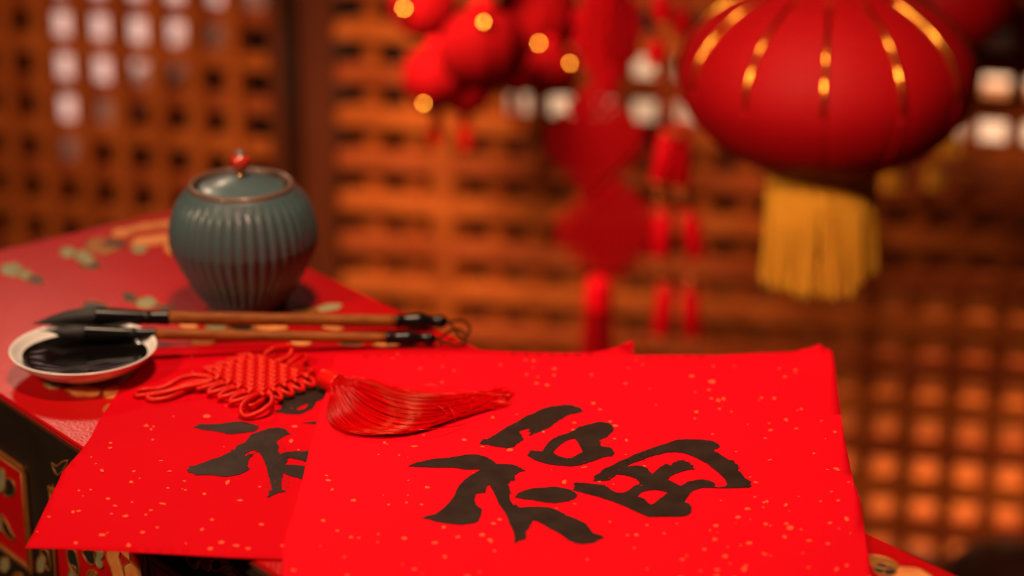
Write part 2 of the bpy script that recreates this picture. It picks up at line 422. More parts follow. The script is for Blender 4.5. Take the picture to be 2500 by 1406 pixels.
# ================================================================== CABINET (table)
TZ = 0.80
C0 = onz(449, 507, TZ)
bA = (onz(2340, 1406, TZ) - C0).normalized()                     # along the long edges
bN = Vector((bA.y, -bA.x, 0))                                    # towards the front-left, outward of the front face
if bN.dot(Vector((-1, -1, 0))) < 0: bN = -bN
Wd = (onz(350, 1189, TZ) - C0).dot(bN)
LEN = 1.30
cab = thing('lacquer_cabinet', C0 + bA * LEN / 2 + bN * Wd / 2 - Z * TZ, 'red topped black lacquer cabinet painted with gilt flowers', 'cabinet')
def Q(a, n, z): return Vector((C0.x, C0.y, 0)) + bA * a + bN * n + Z * z
def slab(a0, a1, n0, n1, z0, z1, bev=0.0): return boxg(Q((a0 + a1) / 2, (n0 + n1) / 2, (z0 + z1) / 2), bA, bN, Z, a1 - a0, n1 - n0, z1 - z0, bev)
build('tabletop', slab(0, LEN, 0, Wd, TZ - 0.006, TZ, 0.0012), 'lacquer_red', cab, smooth=False)
build('top_edge_line', slab(-0.0006, LEN + 0.0006, -0.0006, Wd + 0.0006, TZ - 0.0058, TZ - 0.0022, 0.0008), 'lacquer_edge', cab, smooth=False)
build('moulding', slab(0.002, LEN - 0.002, 0.002, Wd - 0.002, TZ - 0.018, TZ - 0.006, 0.003), 'lacquer_black', cab, smooth=False)
build('carcass', slab(0.007, LEN - 0.007, 0.007, Wd - 0.007, 0.06, TZ - 0.018), 'lacquer_black', cab, smooth=False)
build('plinth', slab(0.0, LEN, 0.0, Wd, 0.0, 0.06, 0.004), 'lacquer_black', cab, smooth=False)
fn = Wd - 0.007                                                   # front face plane
fP = Q(0, fn, 0)
def onface(px, py, lift=0.0): return onplane(px, py, fP + bN * lift, bN)
def face_uw(px, py):
    p_ = onface(px, py); return (p_ - Q(0, 0, 0)).dot(bA), p_.z
def prect(a0, a1, z0, z1, n0, n1, bev=0.0): return boxg(Q((a0 + a1) / 2, fn + (n0 + n1) / 2, (z0 + z1) / 2), bA, bN, Z, a1 - a0, n1 - n0, z1 - z0, bev)
a_p1, zt1 = face_uw(68, 1139); a_p1b, zb1 = face_uw(86, 1398)
a_p2a, _ = face_uw(139, 1360); a_p2b, zz2 = face_uw(364, 1360)
a_p3a, zt3 = face_uw(372, 1352)
ztop = (zt1 + zt3) / 2; zbot = zb1
def framed(a0, a1, z0, z1, fw=0.0042):
    pn = build('door_panel', prect(a0 + fw * 0.5, a1 - fw * 0.5, z0 + fw * 0.5, z1 - fw * 0.5, -0.002, 0.0012), 'panel_red', cab, smooth=False)
    for g in (prect(a0, a1, z1 - fw, z1, 0, 0.0034, 0.001), prect(a0, a1, z0, z0 + fw, 0, 0.0034, 0.001),
              boxg(Q(a0 + fw / 2, fn + 0.0017, (z0 + z1) / 2), Z, bA, bN, z1 - z0, fw, 0.0034, 0.001),
              boxg(Q(a1 - fw / 2, fn + 0.0017, (z0 + z1) / 2), Z, bA, bN, z1 - z0, fw, 0.0034, 0.001)):
        build('gilt_frame', g, 'gold_frame', pn, smooth=False)
    r_ = 0.0006
    loop = [Q(a0 + fw, fn + 0.0034, z0 + fw), Q(a1 - fw, fn + 0.0034, z0 + fw), Q(a1 - fw, fn + 0.0034, z1 - fw), Q(a0 + fw, fn + 0.0034, z1 - fw)]
    build('gilt_bead', join(*[tube([loop[i], loop[(i + 1) % 4]], r_, 6) for i in range(4)]), 'gold_paint', pn)
    return pn
wpan = a_p2b - a_p2a
framed(a_p1 - wpan * 1.15, a_p1, zbot, ztop)
framed(a_p2a, a_p2b, zbot, ztop)
framed(a_p3a, a_p3a + wpan * 1.2, zbot, ztop)
framed(a_p3a + wpan * 1.2 + 0.02, a_p3a + wpan * 2.4 + 0.02, zbot, ztop)

def ell(cx, cy, rx, ry, rot=0, n=18, wob=0.0):
    out = []; c_, s_ = math.cos(math.radians(rot)), math.sin(math.radians(rot)); ph = random.uniform(0, 6)
    for k in range(n):
        a = 2 * math.pi * k / n; q = 1 + wob * math.sin(5 * a + ph)
        x, y = rx * q * math.cos(a), ry * q * math.sin(a)
        out.append((cx + x * c_ - y * s_, cy + x * s_ + y * c_))
    return out
def motif(name, poly, m, surf, n, outline='gold_paint', lift=0.0004, orad=0.0006):
    g = fill(poly, [], lambda x, y: surf(x, y) + n * lift, step=10)
    g = thicken(g, n, lift + 0.0004)
    o = build(name, g, m, cab, smooth=False)
    if outline:
        pts = [surf(x, y) + n * (lift * 0.8) for x, y in poly]
        build('gilt_outline', tube(catmull(pts, 2, True), orad, 5, closed=True), outline, o)
    return o
top = lambda x, y: onz(x, y, TZ)
tm = [('painted_blossom', ell(30, 660, 30, 17, 5, wob=.08), 'sage'), ('painted_blossom', ell(62, 672, 20, 13, 20, wob=.06), 'sage'), ('painted_leaf', ell(86, 684, 20, 11, 8), 'leaf'),
      ('painted_blossom', ell(166, 617, 20, 13, 0, wob=.06), 'sage'), ('painted_blossom', ell(205, 630, 27, 15, 25, wob=.08), 'sage'), ('painted_leaf', ell(220, 648, 25, 10, 3), 'leaf'),
      ('painted_petal', ell(247, 602, 40, 20, 0, wob=.05), 'gold_paint'), ('painted_leaf', ell(281, 596, 28, 10, 2), 'leaf'),
      ('painted_petal', ell(298, 569, 27, 11, -8, wob=.08), 'petal'), ('painted_petal', ell(350, 556, 48, 8, -8, wob=.08), 'petal'), ('painted_petal', ell(405, 548, 40, 9, -6, wob=.08), 'petal'),
      ('painted_petal', ell(372, 587, 55, 12, -6, wob=.1), 'petal'), ('painted_blossom', ell(340, 609, 20, 10, 0), 'sage'), ('painted_petal', ell(418, 607, 20, 14, 40, wob=.05), 'petal'),
      ('painted_leaf', ell(317, 728, 18, 11, 20), 'leaf'), ('painted_blossom', ell(357, 740, 26, 14, -5, wob=.07), 'sage'), ('painted_leaf', ell(236, 752, 34, 14, 12), 'leaf'),
      ('painted_leaf', ell(400, 752, 26, 6, 5), 'leaf'), ('painted_blossom', ell(803, 752, 32, 9, -8, wob=.06), 'sage'), ('painted_petal', ell(745, 760, 30, 8, 0), 'gold_paint'),
      ('painted_blossom', ell(528, 799, 28, 8, 2), 'sage'), ('painted_leaf', ell(592, 800, 34, 9, 2), 'leaf'), ('painted_petal', ell(660, 799, 44, 9, 0, wob=.06), 'petal'), ('painted_petal', ell(460, 796, 24, 6, 4), 'petal'),
      ('painted_petal', ell(812, 801, 26, 8, 8, wob=.05), 'petal'), ('painted_petal', ell(495, 835, 30, 6, 0), 'petal'), ('painted_petal', ell(735, 838, 26, 6, 0), 'petal'),
      ('painted_leaf', ell(858, 840, 30, 5, 0), 'leaf'), ('painted_petal', ell(943, 842, 32, 7, 0, wob=.05), 'petal'),
      ('painted_blossom', ell(131, 941, 24, 9, 3, wob=.05), 'sage'), ('painted_petal', ell(205, 955, 44, 14, 4, wob=.09), 'petal'), ('painted_petal', ell(278, 958, 28, 16, -6, wob=.06), 'petal'), ('painted_petal', ell(262, 998, 11, 7, -40), 'gold_paint'),
      ('painted_petal', ell(2150, 1374, 44, 14, 14), 'gold_paint'), ('painted_leaf', ell(2160, 1392, 28, 14, 10), 'leaf'), ('painted_petal', ell(2215, 1402, 60, 16, 8, wob=.06), 'petal')]
for i, (nm, poly, m) in enumerate(tm):
    motif(nm, poly, m, top, Z, lift=0.0003 + 0.00004 * (i % 5))
face = lambda x, y: onface(x, y, 0.0012)
fm = [('painted_blossom', ell(2, 1172, 13, 30, 0), 'sage'), ('painted_leaf', [(14, 1172), (24, 1168), (34, 1178), (38, 1192), (35, 1206), (24, 1212), (12, 1206), (15, 1190)], 'leaf'),
      ('painted_leaf', [(2, 1257), (10, 1262), (20, 1280), (28, 1298), (38, 1314), (28, 1316), (14, 1302), (6, 1286)], 'leaf'), ('painted_blossom', ell(1, 1280, 8, 16), 'sage'),
      ('painted_leaf', [(166, 1340), (182, 1340), (190, 1362), (194, 1385), (193, 1406), (180, 1395), (168, 1370)], 'leaf'), ('painted_blossom', ell(178, 1402, 9, 22, 5, wob=.06), 'sage'),
      ('painted_leaf', [(203, 1344), (222, 1338), (236, 1345), (234, 1362), (232, 1378), (220, 1376), (208, 1360)], 'leaf'), ('painted_blossom', [(232, 1342), (250, 1342), (255, 1356), (248, 1366), (254, 1380), (245, 1388), (235, 1372)], 'sage'),
      ('painted_petal', [(262, 1342), (285, 1338), (296, 1342), (292, 1358), (300, 1385), (306, 1415), (282, 1412), (272, 1385), (262, 1360)], 'petal'),
      ('painted_petal', [(293, 1342), (312, 1340), (318, 1355), (318, 1372), (304, 1380), (310, 1420), (330, 1415), (352, 1406), (338, 1385), (322, 1372)], 'petal'), ('painted_petal', ell(226, 1404, 12, 12), 'gold_paint')]
for nm, poly, m in fm: motif(nm, poly, m, face, bN, orad=0.0007)
face0 = lambda x, y: onface(x, y, 0.0)
fm = [('painted_leaf', [(127, 1130), (140, 1138), (152, 1128), (168, 1124), (160, 1140), (144, 1160), (134, 1148)], 'leaf'),
      ('painted_blossom', ell(12, 1378, 12, 18, -8, wob=.05), 'sage'), ('painted_petal', ell(44, 1408, 12, 10), 'gold_paint'),
      ('painted_blossom', ell(102, 1376, 11, 22, 5, wob=.05), 'sage'), ('painted_leaf', [(100, 1342), (115, 1342), (122, 1362), (125, 1388), (118, 1392), (108, 1365)], 'leaf'),
      ('painted_leaf', ell(472, 1366, 12, 14, -10), 'leaf'), ('painted_blossom', ell(503, 1370, 13, 14, -5), 'lacquer_edge'), ('painted_leaf', ell(530, 1378, 14, 15), 'leaf'), ('painted_blossom', ell(556, 1390, 12, 10, 25), 'sage'), ('painted_blossom', ell(570, 1406, 9, 10), 'sage')]
for nm, poly, m in fm: motif(nm, poly, m, face0, bN, orad=0.0007)
build('painted_vine', join(*[tube(catmull([face0(x, y) + bN * 0.0006 for x, y in P_], 5), 0.0009, 6) for P_ in
      ([(456, 1358), (468, 1378), (482, 1386), (490, 1368), (500, 1384), (512, 1390), (520, 1378)], [(540, 1366), (560, 1372), (572, 1384), (584, 1395), (595, 1406), (600, 1416)])]), 'gold_paint', cab)

# ================================================================== PAPERS
zp1, zp2 = TZ + 0.0010, TZ + 0.0032
def sm(t): t = max(0.0, min(1.0, t)); return t * t * (3 - 2 * t)
def h1(x, y):
    h = zp1
    h += 0.010 * sm((x - 1380) / 170) * sm((868 - y) / 38)               # curled back-right corner
    e = (y - (967 + 0.635 * x))                                          # how far beyond the front-left table edge, in pixels
    if e > 0: h -= min(0.012, 0.012 * (e / 340) ** 1.5)
    return h
def h2(x, y):
    h = zp2 + 0.0007 * math.sin(x / 170.0) * math.sin(y / 90.0)
    h += 0.006 * sm((x - 1880) / 150) * sm((930 - y) / 80)
    return h
def lift1(x, y): return onz(x, y, h1(x, y))
def lift2(x, y): return onz(x, y, h2(x, y))
pap1 = [(388, 846), (460, 846), (620, 845), (860, 846), (1000, 849), (1160, 853), (1280, 858), (1380, 860), (1440, 859), (1485, 852), (1520, 840), (1546, 829), (1547, 870), (1560, 1000), (1580, 1200), (1605, 1400),
        (1400, 1395), (1100, 1385), (900, 1376), (690, 1366), (560, 1361), (420, 1353), (300, 1347), (180, 1341), (100, 1339), (60, 1338), (82, 1300), (112, 1236), (140, 1180), (152, 1152), (172, 1128), (198, 1100), (222, 1066), (240, 1028), (262, 995), (285, 960), (305, 930), (340, 888)]
pap2 = [(822, 866), (960, 864), (1150, 864), (1350, 866), (1546, 866), (1640, 865), (1750, 866), (1850, 860), (1940, 856), (1975, 848), (1996, 841), (2004, 837), (2007, 843), (2014, 848), (2026, 852), (2034, 858), (2040, 900), (2047, 960), (2053, 1010), (2062, 1070), (2070, 1110), (2078, 1150), (2084, 1176), (2092, 1196), (2102, 1222), (2108, 1270), (2114, 1320), (2122, 1360), (2130, 1406), (2136, 1450),
        (1900, 1450), (1500, 1449), (1100, 1447), (800, 1445), (688, 1443), (690, 1406), (690, 1350), (696, 1310), (712, 1262), (726, 1215), (738, 1170), (752, 1110), (764, 1060), (776, 1020), (788, 985), (800, 945), (812, 905)]
def paper(name, poly, lift, label, m='paper'):
    g = fill(poly, [], lift, step=30); g = thicken(g, Z, 0.00018)
    return tag(build(name, g, m, None, smooth=True, origin=lift(sum(p[0] for p in poly) / len(poly), sum(p[1] for p in poly) / len(poly))), label, 'paper')
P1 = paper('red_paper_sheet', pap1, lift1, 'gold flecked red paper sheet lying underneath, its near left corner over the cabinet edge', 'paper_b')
P2 = paper('red_paper_sheet', pap2, lift2, 'gold flecked red paper sheet on top with a whole big brushed character')
for P_ in (P1, P2): P_['group'] = 'red calligraphy papers'
def flecks(parent, poly, lift, n, extra, avoid=()):
    gs = []
    cand = list(extra); x0, x1 = min(p[0] for p in poly), max(p[0] for p in poly); y0, y1 = min(p[1] for p in poly), max(p[1] for p in poly)
    while len(cand) < n + len(extra):
        x, y = random.uniform(x0, x1), random.uniform(y0, y1)
        if not inside((x, y), poly) or not inside((x, y + 10), poly) or not inside((x, y - 10), poly): continue
        if any(inside((x, y), a) for a in avoid) and random.random() < 0.93: continue
        s = random.choice((1.6, 2.2, 2.2, 3.0, 3.6, 4.6))
        cand.append((x, y, s * random.uniform(0.9, 2.0), s * random.uniform(0.55, 0.9)))
    for x, y, rx, ry in cand:
        k = random.choice((5, 6, 7)); ph = random.uniform(0, 6); rot = random.uniform(-0.35, 0.35); q = []
        for i in range(k):
            a = ph + 2 * math.pi * i / k; rr = random.uniform(0.65, 1.15)
            ax, ay = rx * rr * math.cos(a), ry * rr * math.sin(a)
            q.append(lift(x + ax * math.cos(rot) - ay * math.sin(rot) * 2, y + ax * math.sin(rot) * 0.5 + ay * math.cos(rot)) + Z * 0.00022)
        gs.append((q, [tuple(range(k))]))
    V, Fc = join(*gs); F2 = []
    for f in Fc:
        a, b, c = V[f[0]], V[f[1]], V[f[2]]
        F2.append(f if (b - a).cross(c - a).z > 0 else tuple(reversed(f)))
    o = build('gold_flecks', (V, F2), 'fleck', parent, smooth=False); o['kind'] = 'stuff'
    return o
e1 = [(249, 1149, 6, 4), (327, 1151, 5, 2.5), (269, 1094, 8, 2.4), (270, 1082, 5, 3), (358, 1040, 8, 2), (375, 1042, 4, 2), (373, 1074, 4, 2), (393, 1125, 7, 2), (415, 1151, 7, 2), (341, 1168, 3.5, 2), (410, 1192, 5, 2.4), (193, 1198, 3.5, 2.4), (222, 1196, 4, 2),
      (556, 1178, 6, 7), (499, 1206, 5, 3.5), (586, 1222, 8, 3), (634, 1189, 4, 2.4), (397, 1230, 9, 2.2), (323, 1226, 3.5, 2), (281, 1235, 7, 2.2), (178, 1250, 5, 4), (120, 1262, 7, 2), (307, 1260, 9, 3), (356, 1257, 4, 3), (272, 1255, 3.5, 2.4), (368, 1246, 5, 2.4),
      (348, 1300, 6, 3.5), (250, 1306, 9, 3.5), (185, 1326, 6, 3), (314, 1331, 6, 5), (384, 1288, 5, 3), (493, 1293, 5, 3.5), (514, 1340, 7, 4), (541, 1325, 8, 4), (577, 1332, 9, 3), (606, 1340, 8, 4), (517, 1269, 5, 3.5), (638, 1281, 7, 3), (504, 1017, 11, 4), (719, 1041, 9, 3), (711, 1077, 6, 5)]
e2 = [(1133, 1074, 8, 4), (1012, 1090, 9, 2.4), (1245, 1099, 9, 4.5), (1178, 1091, 5, 2), (1043, 1190, 7, 4), (802, 1173, 8, 3), (797, 1161, 5, 3), (811, 1195, 3.5, 4), (1378, 1177, 6, 6), (1203, 1019, 5, 3), (1449, 985, 6, 3), (1465, 1000, 6, 2.5), (1503, 1040, 9, 3), (1029, 1232, 5, 3), (1220, 1269, 6, 4), (1084, 1288, 6, 4),
      (1178, 1306, 9, 4), (987, 1314, 10, 4), (949, 1232, 5, 3), (863, 1222, 7, 4), (1573, 1138, 5, 2.4), (1426, 1141, 9, 2), (1753, 978, 7, 4), (1737, 932, 9, 5), (1767, 974, 6, 4), (1919, 1025, 5, 5), (1890, 973, 6, 3), (1956, 999, 4, 3), (1944, 1047, 8, 2.2), (2038, 1055, 6, 3), (1868, 1070, 5, 2.4), (1987, 1107, 4, 3), (1845, 1178, 7, 3), (2020, 1147, 5, 2), (2047, 1148, 7, 2.4),
      (1801, 1263, 10, 4), (1929, 1290, 10, 6), (1748, 1284, 7, 4), (1869, 1280, 6, 4), (1873, 1225, 5, 4), (1919, 1233, 5, 5), (2046, 1222, 6, 3), (2067, 1267, 6, 6), (2027, 1277, 7, 3.5), (1916, 1311, 6, 4), (1976, 1320, 7, 3), (1770, 1358, 8, 5), (1816, 1391, 8, 6), (2042, 1390, 6, 5), (1746, 1317, 7, 4), (1740, 1060, 4, 2)]

# ------------------------------------------------------------------ brushed characters
def tr(P_, ox, oy, s): return [(ox + x / s, oy + y / s) for x, y in P_]
S1 = tr([(70,795),(95,765),(95,745),(120,735),(128,712),(200,715),(350,630),(530,510),(700,425),(850,325),(1010,265),(1030,250),(1150,195),(1280,155),(1420,143),(1530,127),(1640,133),(1710,160),(1770,170),(1810,205),(1825,235),(1800,258),(1600,300),(1520,335),(1420,395),(1350,445),(1265,515),(1190,545),(1140,575),(1010,615),(935,655),(900,640),(1010,562),(925,600),(945,570),(890,600),(935,535),(850,545),(760,575),(740,597),(770,605),(750,625),(800,640),(785,660),(800,690),(830,715),(760,760),(700,795),(660,845),(540,865),(400,845),(250,820),(235,805),(120,803)], 1160, 970, 6.944)
S2 = tr([(885,990),(905,955),(940,955),(900,932),(940,930),(925,903),(1143,922),(1180,850),(1250,760),(1330,700),(1440,650),(1570,610),(1690,555),(1760,500),(1850,480),(2000,440),(2090,418),(2180,425),(2270,445),(2325,480),(2350,540),(2330,590),(2270,640),(2230,680),(2180,695),(2090,740),(2130,760),(2120,820),(2150,838),(2240,850),(2290,855),(2325,875),(2335,905),(2360,935),(2355,970),(2320,985),(2340,997),(2180,1015),(2040,1070),(1900,1115),(1760,1155),(1620,1175),(1480,1165),(1260,1140),(1130,1105),(1000,1060),(930,1020)], 1160, 970, 6.944)
S2h = [tr([(1320,935),(1380,860),(1450,800),(1560,735),(1650,705),(1685,705),(1730,750),(1770,820),(1825,930),(1740,975),(1640,1030),(1560,1038),(1450,1015),(1400,990),(1350,965)], 1160, 970, 6.944), tr([(1818,1090),(1900,1065),(1880,1082),(1830,1100)], 1160, 970, 6.944)]
S3 = tr([(70,235),(170,195),(370,150),(580,132),(770,98),(880,98),(970,118),(1050,155),(1090,185),(1110,205),(1180,210),(1300,215),(1370,240),(1420,270),(1460,287),(1390,300),(1325,340),(1335,395),(1310,405),(1280,400),(1275,425),(1250,440),(1265,480),(1280,530),(1270,580),(1280,640),(1310,690),(1345,685),(1380,718),(1500,710),(1620,708),(1740,720),(1830,750),(1900,785),(1940,815),(1975,820),(2080,865),(2160,905),(2210,965),(2250,1020),(2310,1035),(2370,1060),(2375,1080),(2310,1100),(2260,1135),(2130,1150),(2040,1140),(1970,1110),(1900,1055),(1830,1010),(1740,965),(1650,910),(1580,875),(1545,872),(1530,900),(1505,925),(1500,965),(1460,1000),(1465,1060),(1450,1095),(1390,1105),(1345,1130),(1325,1160),(1330,1080),(1310,990),(1270,910),(1230,800),(1180,730),(1140,670),(1110,600),(1075,520),(1030,450),(1000,465),(990,510),(985,545),(880,555),(870,580),(855,620),(870,680),(900,710),(945,735),(935,820),(900,880),(850,905),(700,925),(540,910),(400,885),(330,862),(240,845),(290,822),(400,795),(480,740),(560,660),(620,580),(670,470),(740,395),(830,330),(915,285),(925,268),(760,272),(600,250),(360,248)], 980, 1090, 4.8077)
S4 = tr([(1330,600),(1370,550),(1460,515),(1570,490),(1680,488),(1780,475),(1900,492),(1990,515),(2050,555),(2068,580),(2030,620),(1960,645),(1800,668),(1680,660),(1560,635),(1440,622)], 980, 1090, 4.8077)
S5 = tr([(340,645),(385,630),(355,615),(390,605),(360,600),(385,575),(430,555),(500,490),(600,455),(690,400),(800,360),(880,315),(1000,270),(1150,215),(1280,175),(1400,130),(1550,118),(1700,122),(1870,140),(1940,175),(1968,208),(1940,235),(1895,245),(1895,275),(1940,290),(2020,350),(2080,385),(2140,390),(2150,420),(2200,450),(2195,520),(2230,545),(2290,620),(2330,640),(2365,660),(2350,690),(2370,715),(2340,733),(2000,742),(1880,738),(1750,735),(1640,765),(1590,800),(1550,860),(1515,915),(1570,935),(1610,985),(1600,1050),(1560,1085),(1480,1105),(1200,1105),(1060,1110),(920,1050),(760,975),(600,910),(430,855),(280,815),(90,765),(120,745),(105,730),(130,715),(105,700),(110,680),(140,670),(280,680),(500,705),(520,725),(550,730),(570,755),(620,785),(670,800),(740,800),(800,775),(890,705),(940,695),(945,660),(900,625),(830,595),(740,575),(650,565),(630,590),(580,615),(570,640),(480,648),(400,650)], 1380, 1050, 5.2083)
S5h = [tr([(770,465),(830,430),(940,395),(1040,355),(1150,320),(1300,285),(1400,282),(1520,298),(1630,340),(1720,385),(1800,425),(1880,490),(1960,555),(2030,625),(2060,695),(2020,725),(1950,733),(1890,726),(1910,690),(1880,665),(1800,640),(1740,632),(1650,640),(1560,660),(1500,700),(1460,712),(1330,645),(1305,630),(1330,590),(1430,545),(1530,515),(1650,498),(1610,485),(1635,455),(1590,440),(1580,415),(1520,400),(1510,385),(1450,390),(1380,415),(1340,455),(1280,430),(1200,480),(1150,525),(1105,562),(1060,520),(1045,490),(980,465),(900,452),(820,465)], 1380, 1050, 5.2083),
       tr([(920,845),(960,800),(1030,775),(1120,762),(1220,775),(1305,795),(1250,840),(1180,890),(1130,935),(1090,950),(1050,925),(1010,880)], 1380, 1050, 5.2083),
       tr([(655,508),(672,497),(695,498),(680,512)], 1380, 1050, 5.2083), tr([(545,605),(575,598),(572,612),(550,618)], 1380, 1050, 5.2083), tr([(950,702),(975,692),(984,700),(962,714)], 1380, 1050, 5.2083)]
T1 = tr([(155,502),(225,467),(350,465),(500,460),(620,435),(740,435),(840,460),(935,490),(910,530),(870,552),(740,570),(610,585),(530,575),(440,552),(350,542),(260,530)], 440, 940, 4.847)
T2 = tr([(70,1005),(120,985),(100,965),(160,960),(270,925),(380,880),(470,855),(540,820),(610,790),(590,770),(640,770),(680,715),(770,680),(800,640),(835,590),(930,555),(1060,515),(1150,507),(1220,515),(1255,530),(1270,555),(1305,578),(1240,600),(1190,635),(1145,660),(1140,690),(1165,720),(1160,790),(1180,820),(1265,795),(1350,787),(1440,787),(1560,787),(1560,915),(1485,908),(1400,885),(1290,862),(1260,880),(1270,905),(1230,945),(1380,950),(1470,965),(1560,985),(1560,1165),(1430,1115),(1380,1095),(1290,1075),(1220,1045),(1200,1130),(1195,1235),(1260,1265),(1150,1280),(1110,1300),(1050,1330),(1020,1335),(1050,1300),(1045,1260),(1090,1240),(1075,1180),(1060,1120),(1035,1040),(1020,960),(990,890),(960,830),(925,795),(900,790),(870,770),(820,785),(770,820),(760,850),(840,815),(870,820),(820,870),(810,890),(800,935),(790,955),(825,995),(770,1030),(700,1060),(600,1080),(500,1085),(390,1070),(300,1065),(180,1070),(160,1050),(90,1030)], 440, 940, 4.847)
T3 = tr([(1430,452),(1540,440),(1620,430),(1650,430),(1650,475),(1600,470),(1540,460)], 440, 940, 4.847)
T4 = tr([(1290,1075),(1380,1070),(1440,1035),(1360,960),(1330,860),(1450,760),(1600,720),(1850,620),(2050,660),(2170,822),(2100,850),(2040,910),(1960,940),(1900,1040),(1820,1085),(1710,1135),(1600,1138),(1480,1130),(1380,1110)], 460, 830, 6.25)
T4h = [tr([(1640,1060),(1720,1010),(1815,975),(1825,1000),(1780,1050),(1700,1072)], 460, 830, 6.25), tr([(1555,1045),(1580,1032),(1590,1045),(1568,1058)], 460, 830, 6.25)]
def dry(zone, n, ang, L=7, Wt=0.9):
    """streak holes of a dry brush inside a pixel zone"""
    out = []; x0, x1 = min(p[0] for p in zone), max(p[0] for p in zone); y0, y1 = min(p[1] for p in zone), max(p[1] for p in zone)
    t = 0
    while len(out) < n and t < 900:
        t += 1
        x, y = random.uniform(x0, x1), random.uniform(y0, y1); l = random.uniform(0.4, 1) * L; w = random.uniform(0.5, 1) * Wt
        a = math.radians(ang + random.uniform(-6, 6)); dx, dy = math.cos(a), math.sin(a)
        q = [(x - dx * l, y - dy * l), (x + dy * w, y - dx * w), (x + dx * l, y + dy * l), (x - dy * w, y + dx * w)]
        if not all(inside(p_, zone) for p_ in q): continue
        if any(math.hypot(x - o[0], y - o[1]) < l + o[2] and abs((x - o[0]) * -dy + (y - o[1]) * dx) < 2.3 for o in [(sum(p_[0] for p_ in r) / 4, sum(p_[1] for p_ in r) / 4, L) for r in out]): continue
        out.append(q)
    return out
S5d = dry(tr([(700,405),(820,365),(1000,285),(1160,225),(1180,260),(1150,310),(1000,365),(850,410),(760,440)], 1380, 1050, 5.2083), 26, -20, 7, 0.8)
T2d = dry(tr([(1150,700),(1155,780),(1175,815),(1120,900),(1180,940),(1225,930),(1200,830),(1130,840),(1120,700)], 440, 940, 4.847), 6, 80, 3, 0.8) + dry(tr([(1090,1090),(1190,1090),(1180,1230),(1100,1230)], 440, 940, 4.847), 7, 85, 5, 0.9)
def ink(parent, name, poly, holes, lift, m='ink', up=0.00035):
    return build(name, fill(poly, holes, lambda x, y: lift(x, y) + Z * up, step=16, rough=0.75), m, parent, smooth=True)
ink(P2, 'ink_stroke', S1, [], lift2); ink(P2, 'ink_stroke', S2, S2h, lift2); ink(P2, 'ink_stroke', S3, [], lift2); ink(P2, 'ink_stroke', S4, [], lift2, up=0.0004)
ink(P2, 'ink_stroke', S5, S5h + S5d, lift2)
ink(P1, 'ink_stroke', T1, [], lift1); ink(P1, 'ink_stroke', T2, T2d, lift1); ink(P1, 'ink_stroke', T3, [], lift1); ink(P1, 'ink_stroke', T4, T4h, lift1)
# dry-brush bristle marks beside the strokes
def streaks(parent, zones, lift):
    gs = []
    for zone, n, ang, L, Wt in zones:
        for q in dry(zone, n, ang, L, Wt):
            V = [lift(x, y) + Z * 0.00035 for x, y in q]; a, b, c = V[:3]
            gs.append((V, [(0, 1, 2, 3) if (b - a).cross(c - a).z > 0 else (3, 2, 1, 0)]))
    if gs: o = build('bristle_marks', join(*gs), 'ink', parent, smooth=False); o['kind'] = 'stuff'
streaks(P2, [(tr([(2100,740),(2230,680),(2290,640),(2310,850),(2160,838)], 1160, 970, 6.944), 22, 70, 4, 0.7), (tr([(750,600),(900,545),(960,560),(830,715),(780,690)], 1160, 970, 6.944), 8, -35, 5, 0.6),
             (tr([(870,580),(1000,540),(1060,560),(960,730),(880,690)], 980, 1090, 4.8077), 12, 60, 4, 0.6), (tr([(1260,440),(1340,400),(1360,520),(1340,600),(1400,700),(1310,700)], 980, 1090, 4.8077), 16, 80, 6, 0.5),
             (tr([(1460,1000),(1530,900),(1560,960),(1520,1070),(1450,1095)], 980, 1090, 4.8077), 9, 110, 5, 0.6), (tr([(1940,285),(2060,360),(2160,390),(2260,500),(2300,610),(2220,560),(2180,480),(2030,370)], 1380, 1050, 5.2083), 14, 40, 5, 0.5),
             (tr([(760,450),(1150,320),(1300,285),(1300,298),(1150,345),(900,430)], 1380, 1050, 5.2083), 14, -19, 8, 0.5)], lift2)
streaks(P1, [(tr([(1150,690),(1200,640),(1240,740),(1290,860),(1300,930),(1220,940),(1190,830)], 440, 940, 4.847), 26, 82, 5, 0.6), (tr([(1210,1045),(1290,1070),(1290,1230),(1240,1260),(1200,1235)], 440, 940, 4.847), 18, 85, 6, 0.6),
             (tr([(1020,1050),(1060,1130),(1080,1230),(1030,1300),(1015,1150)], 440, 940, 4.847), 12, 84, 6, 0.6), (tr([(770,820),(900,770),(930,790),(820,870)], 440, 940, 4.847), 8, -38, 5, 0.5),
             (tr([(1780,1040),(1860,1000),(1900,1030),(1820,1080)], 460, 830, 6.25), 6, -30, 3, 0.6)], lift1)
flecks(P1, pap1, lift1, 75, e1, (T1, T2, T4))
flecks(P2, pap2, lift2, 170, e2, (S1, S2, S3, S4, S5))

# ================================================================== INK DISH
DH = 0.0195 / 0.0316
rc = onz(203, 847, TZ + 0.0195)
dep = (rc - Vector((0, 0, CAM_H))).dot(Vector((0, ST, -CT)))
Rr = 178 / F * dep
dc = Vector((rc.x, rc.y, TZ + 0.0004))
dish = thing('ink_dish', dc, 'small white porcelain dish full of black ink at the left of the table', 'dish')
k_ = Rr / 0.050
prof = [(0.001, 0.003), (0.018, 0.003), (0.0195, 0.0), (0.0225, 0.0), (0.0235, 0.003), (0.0300, 0.0068), (0.0385, 0.0135), (0.0455, 0.0215), (0.0490, 0.0283), (0.0502, 0.0305), (0.0499, 0.0316), (0.0489, 0.0313), (0.0472, 0.0285), (0.0440, 0.0225), (0.0375, 0.0160), (0.0290, 0.0100), (0.015, 0.0068), (0.001, 0.006)]
prof = [(r * k_, h * DH) for r, h in prof]
bowl = build('bowl', lathe(smooth_profile(prof, 4), dc, 72), 'porcelain', dish)
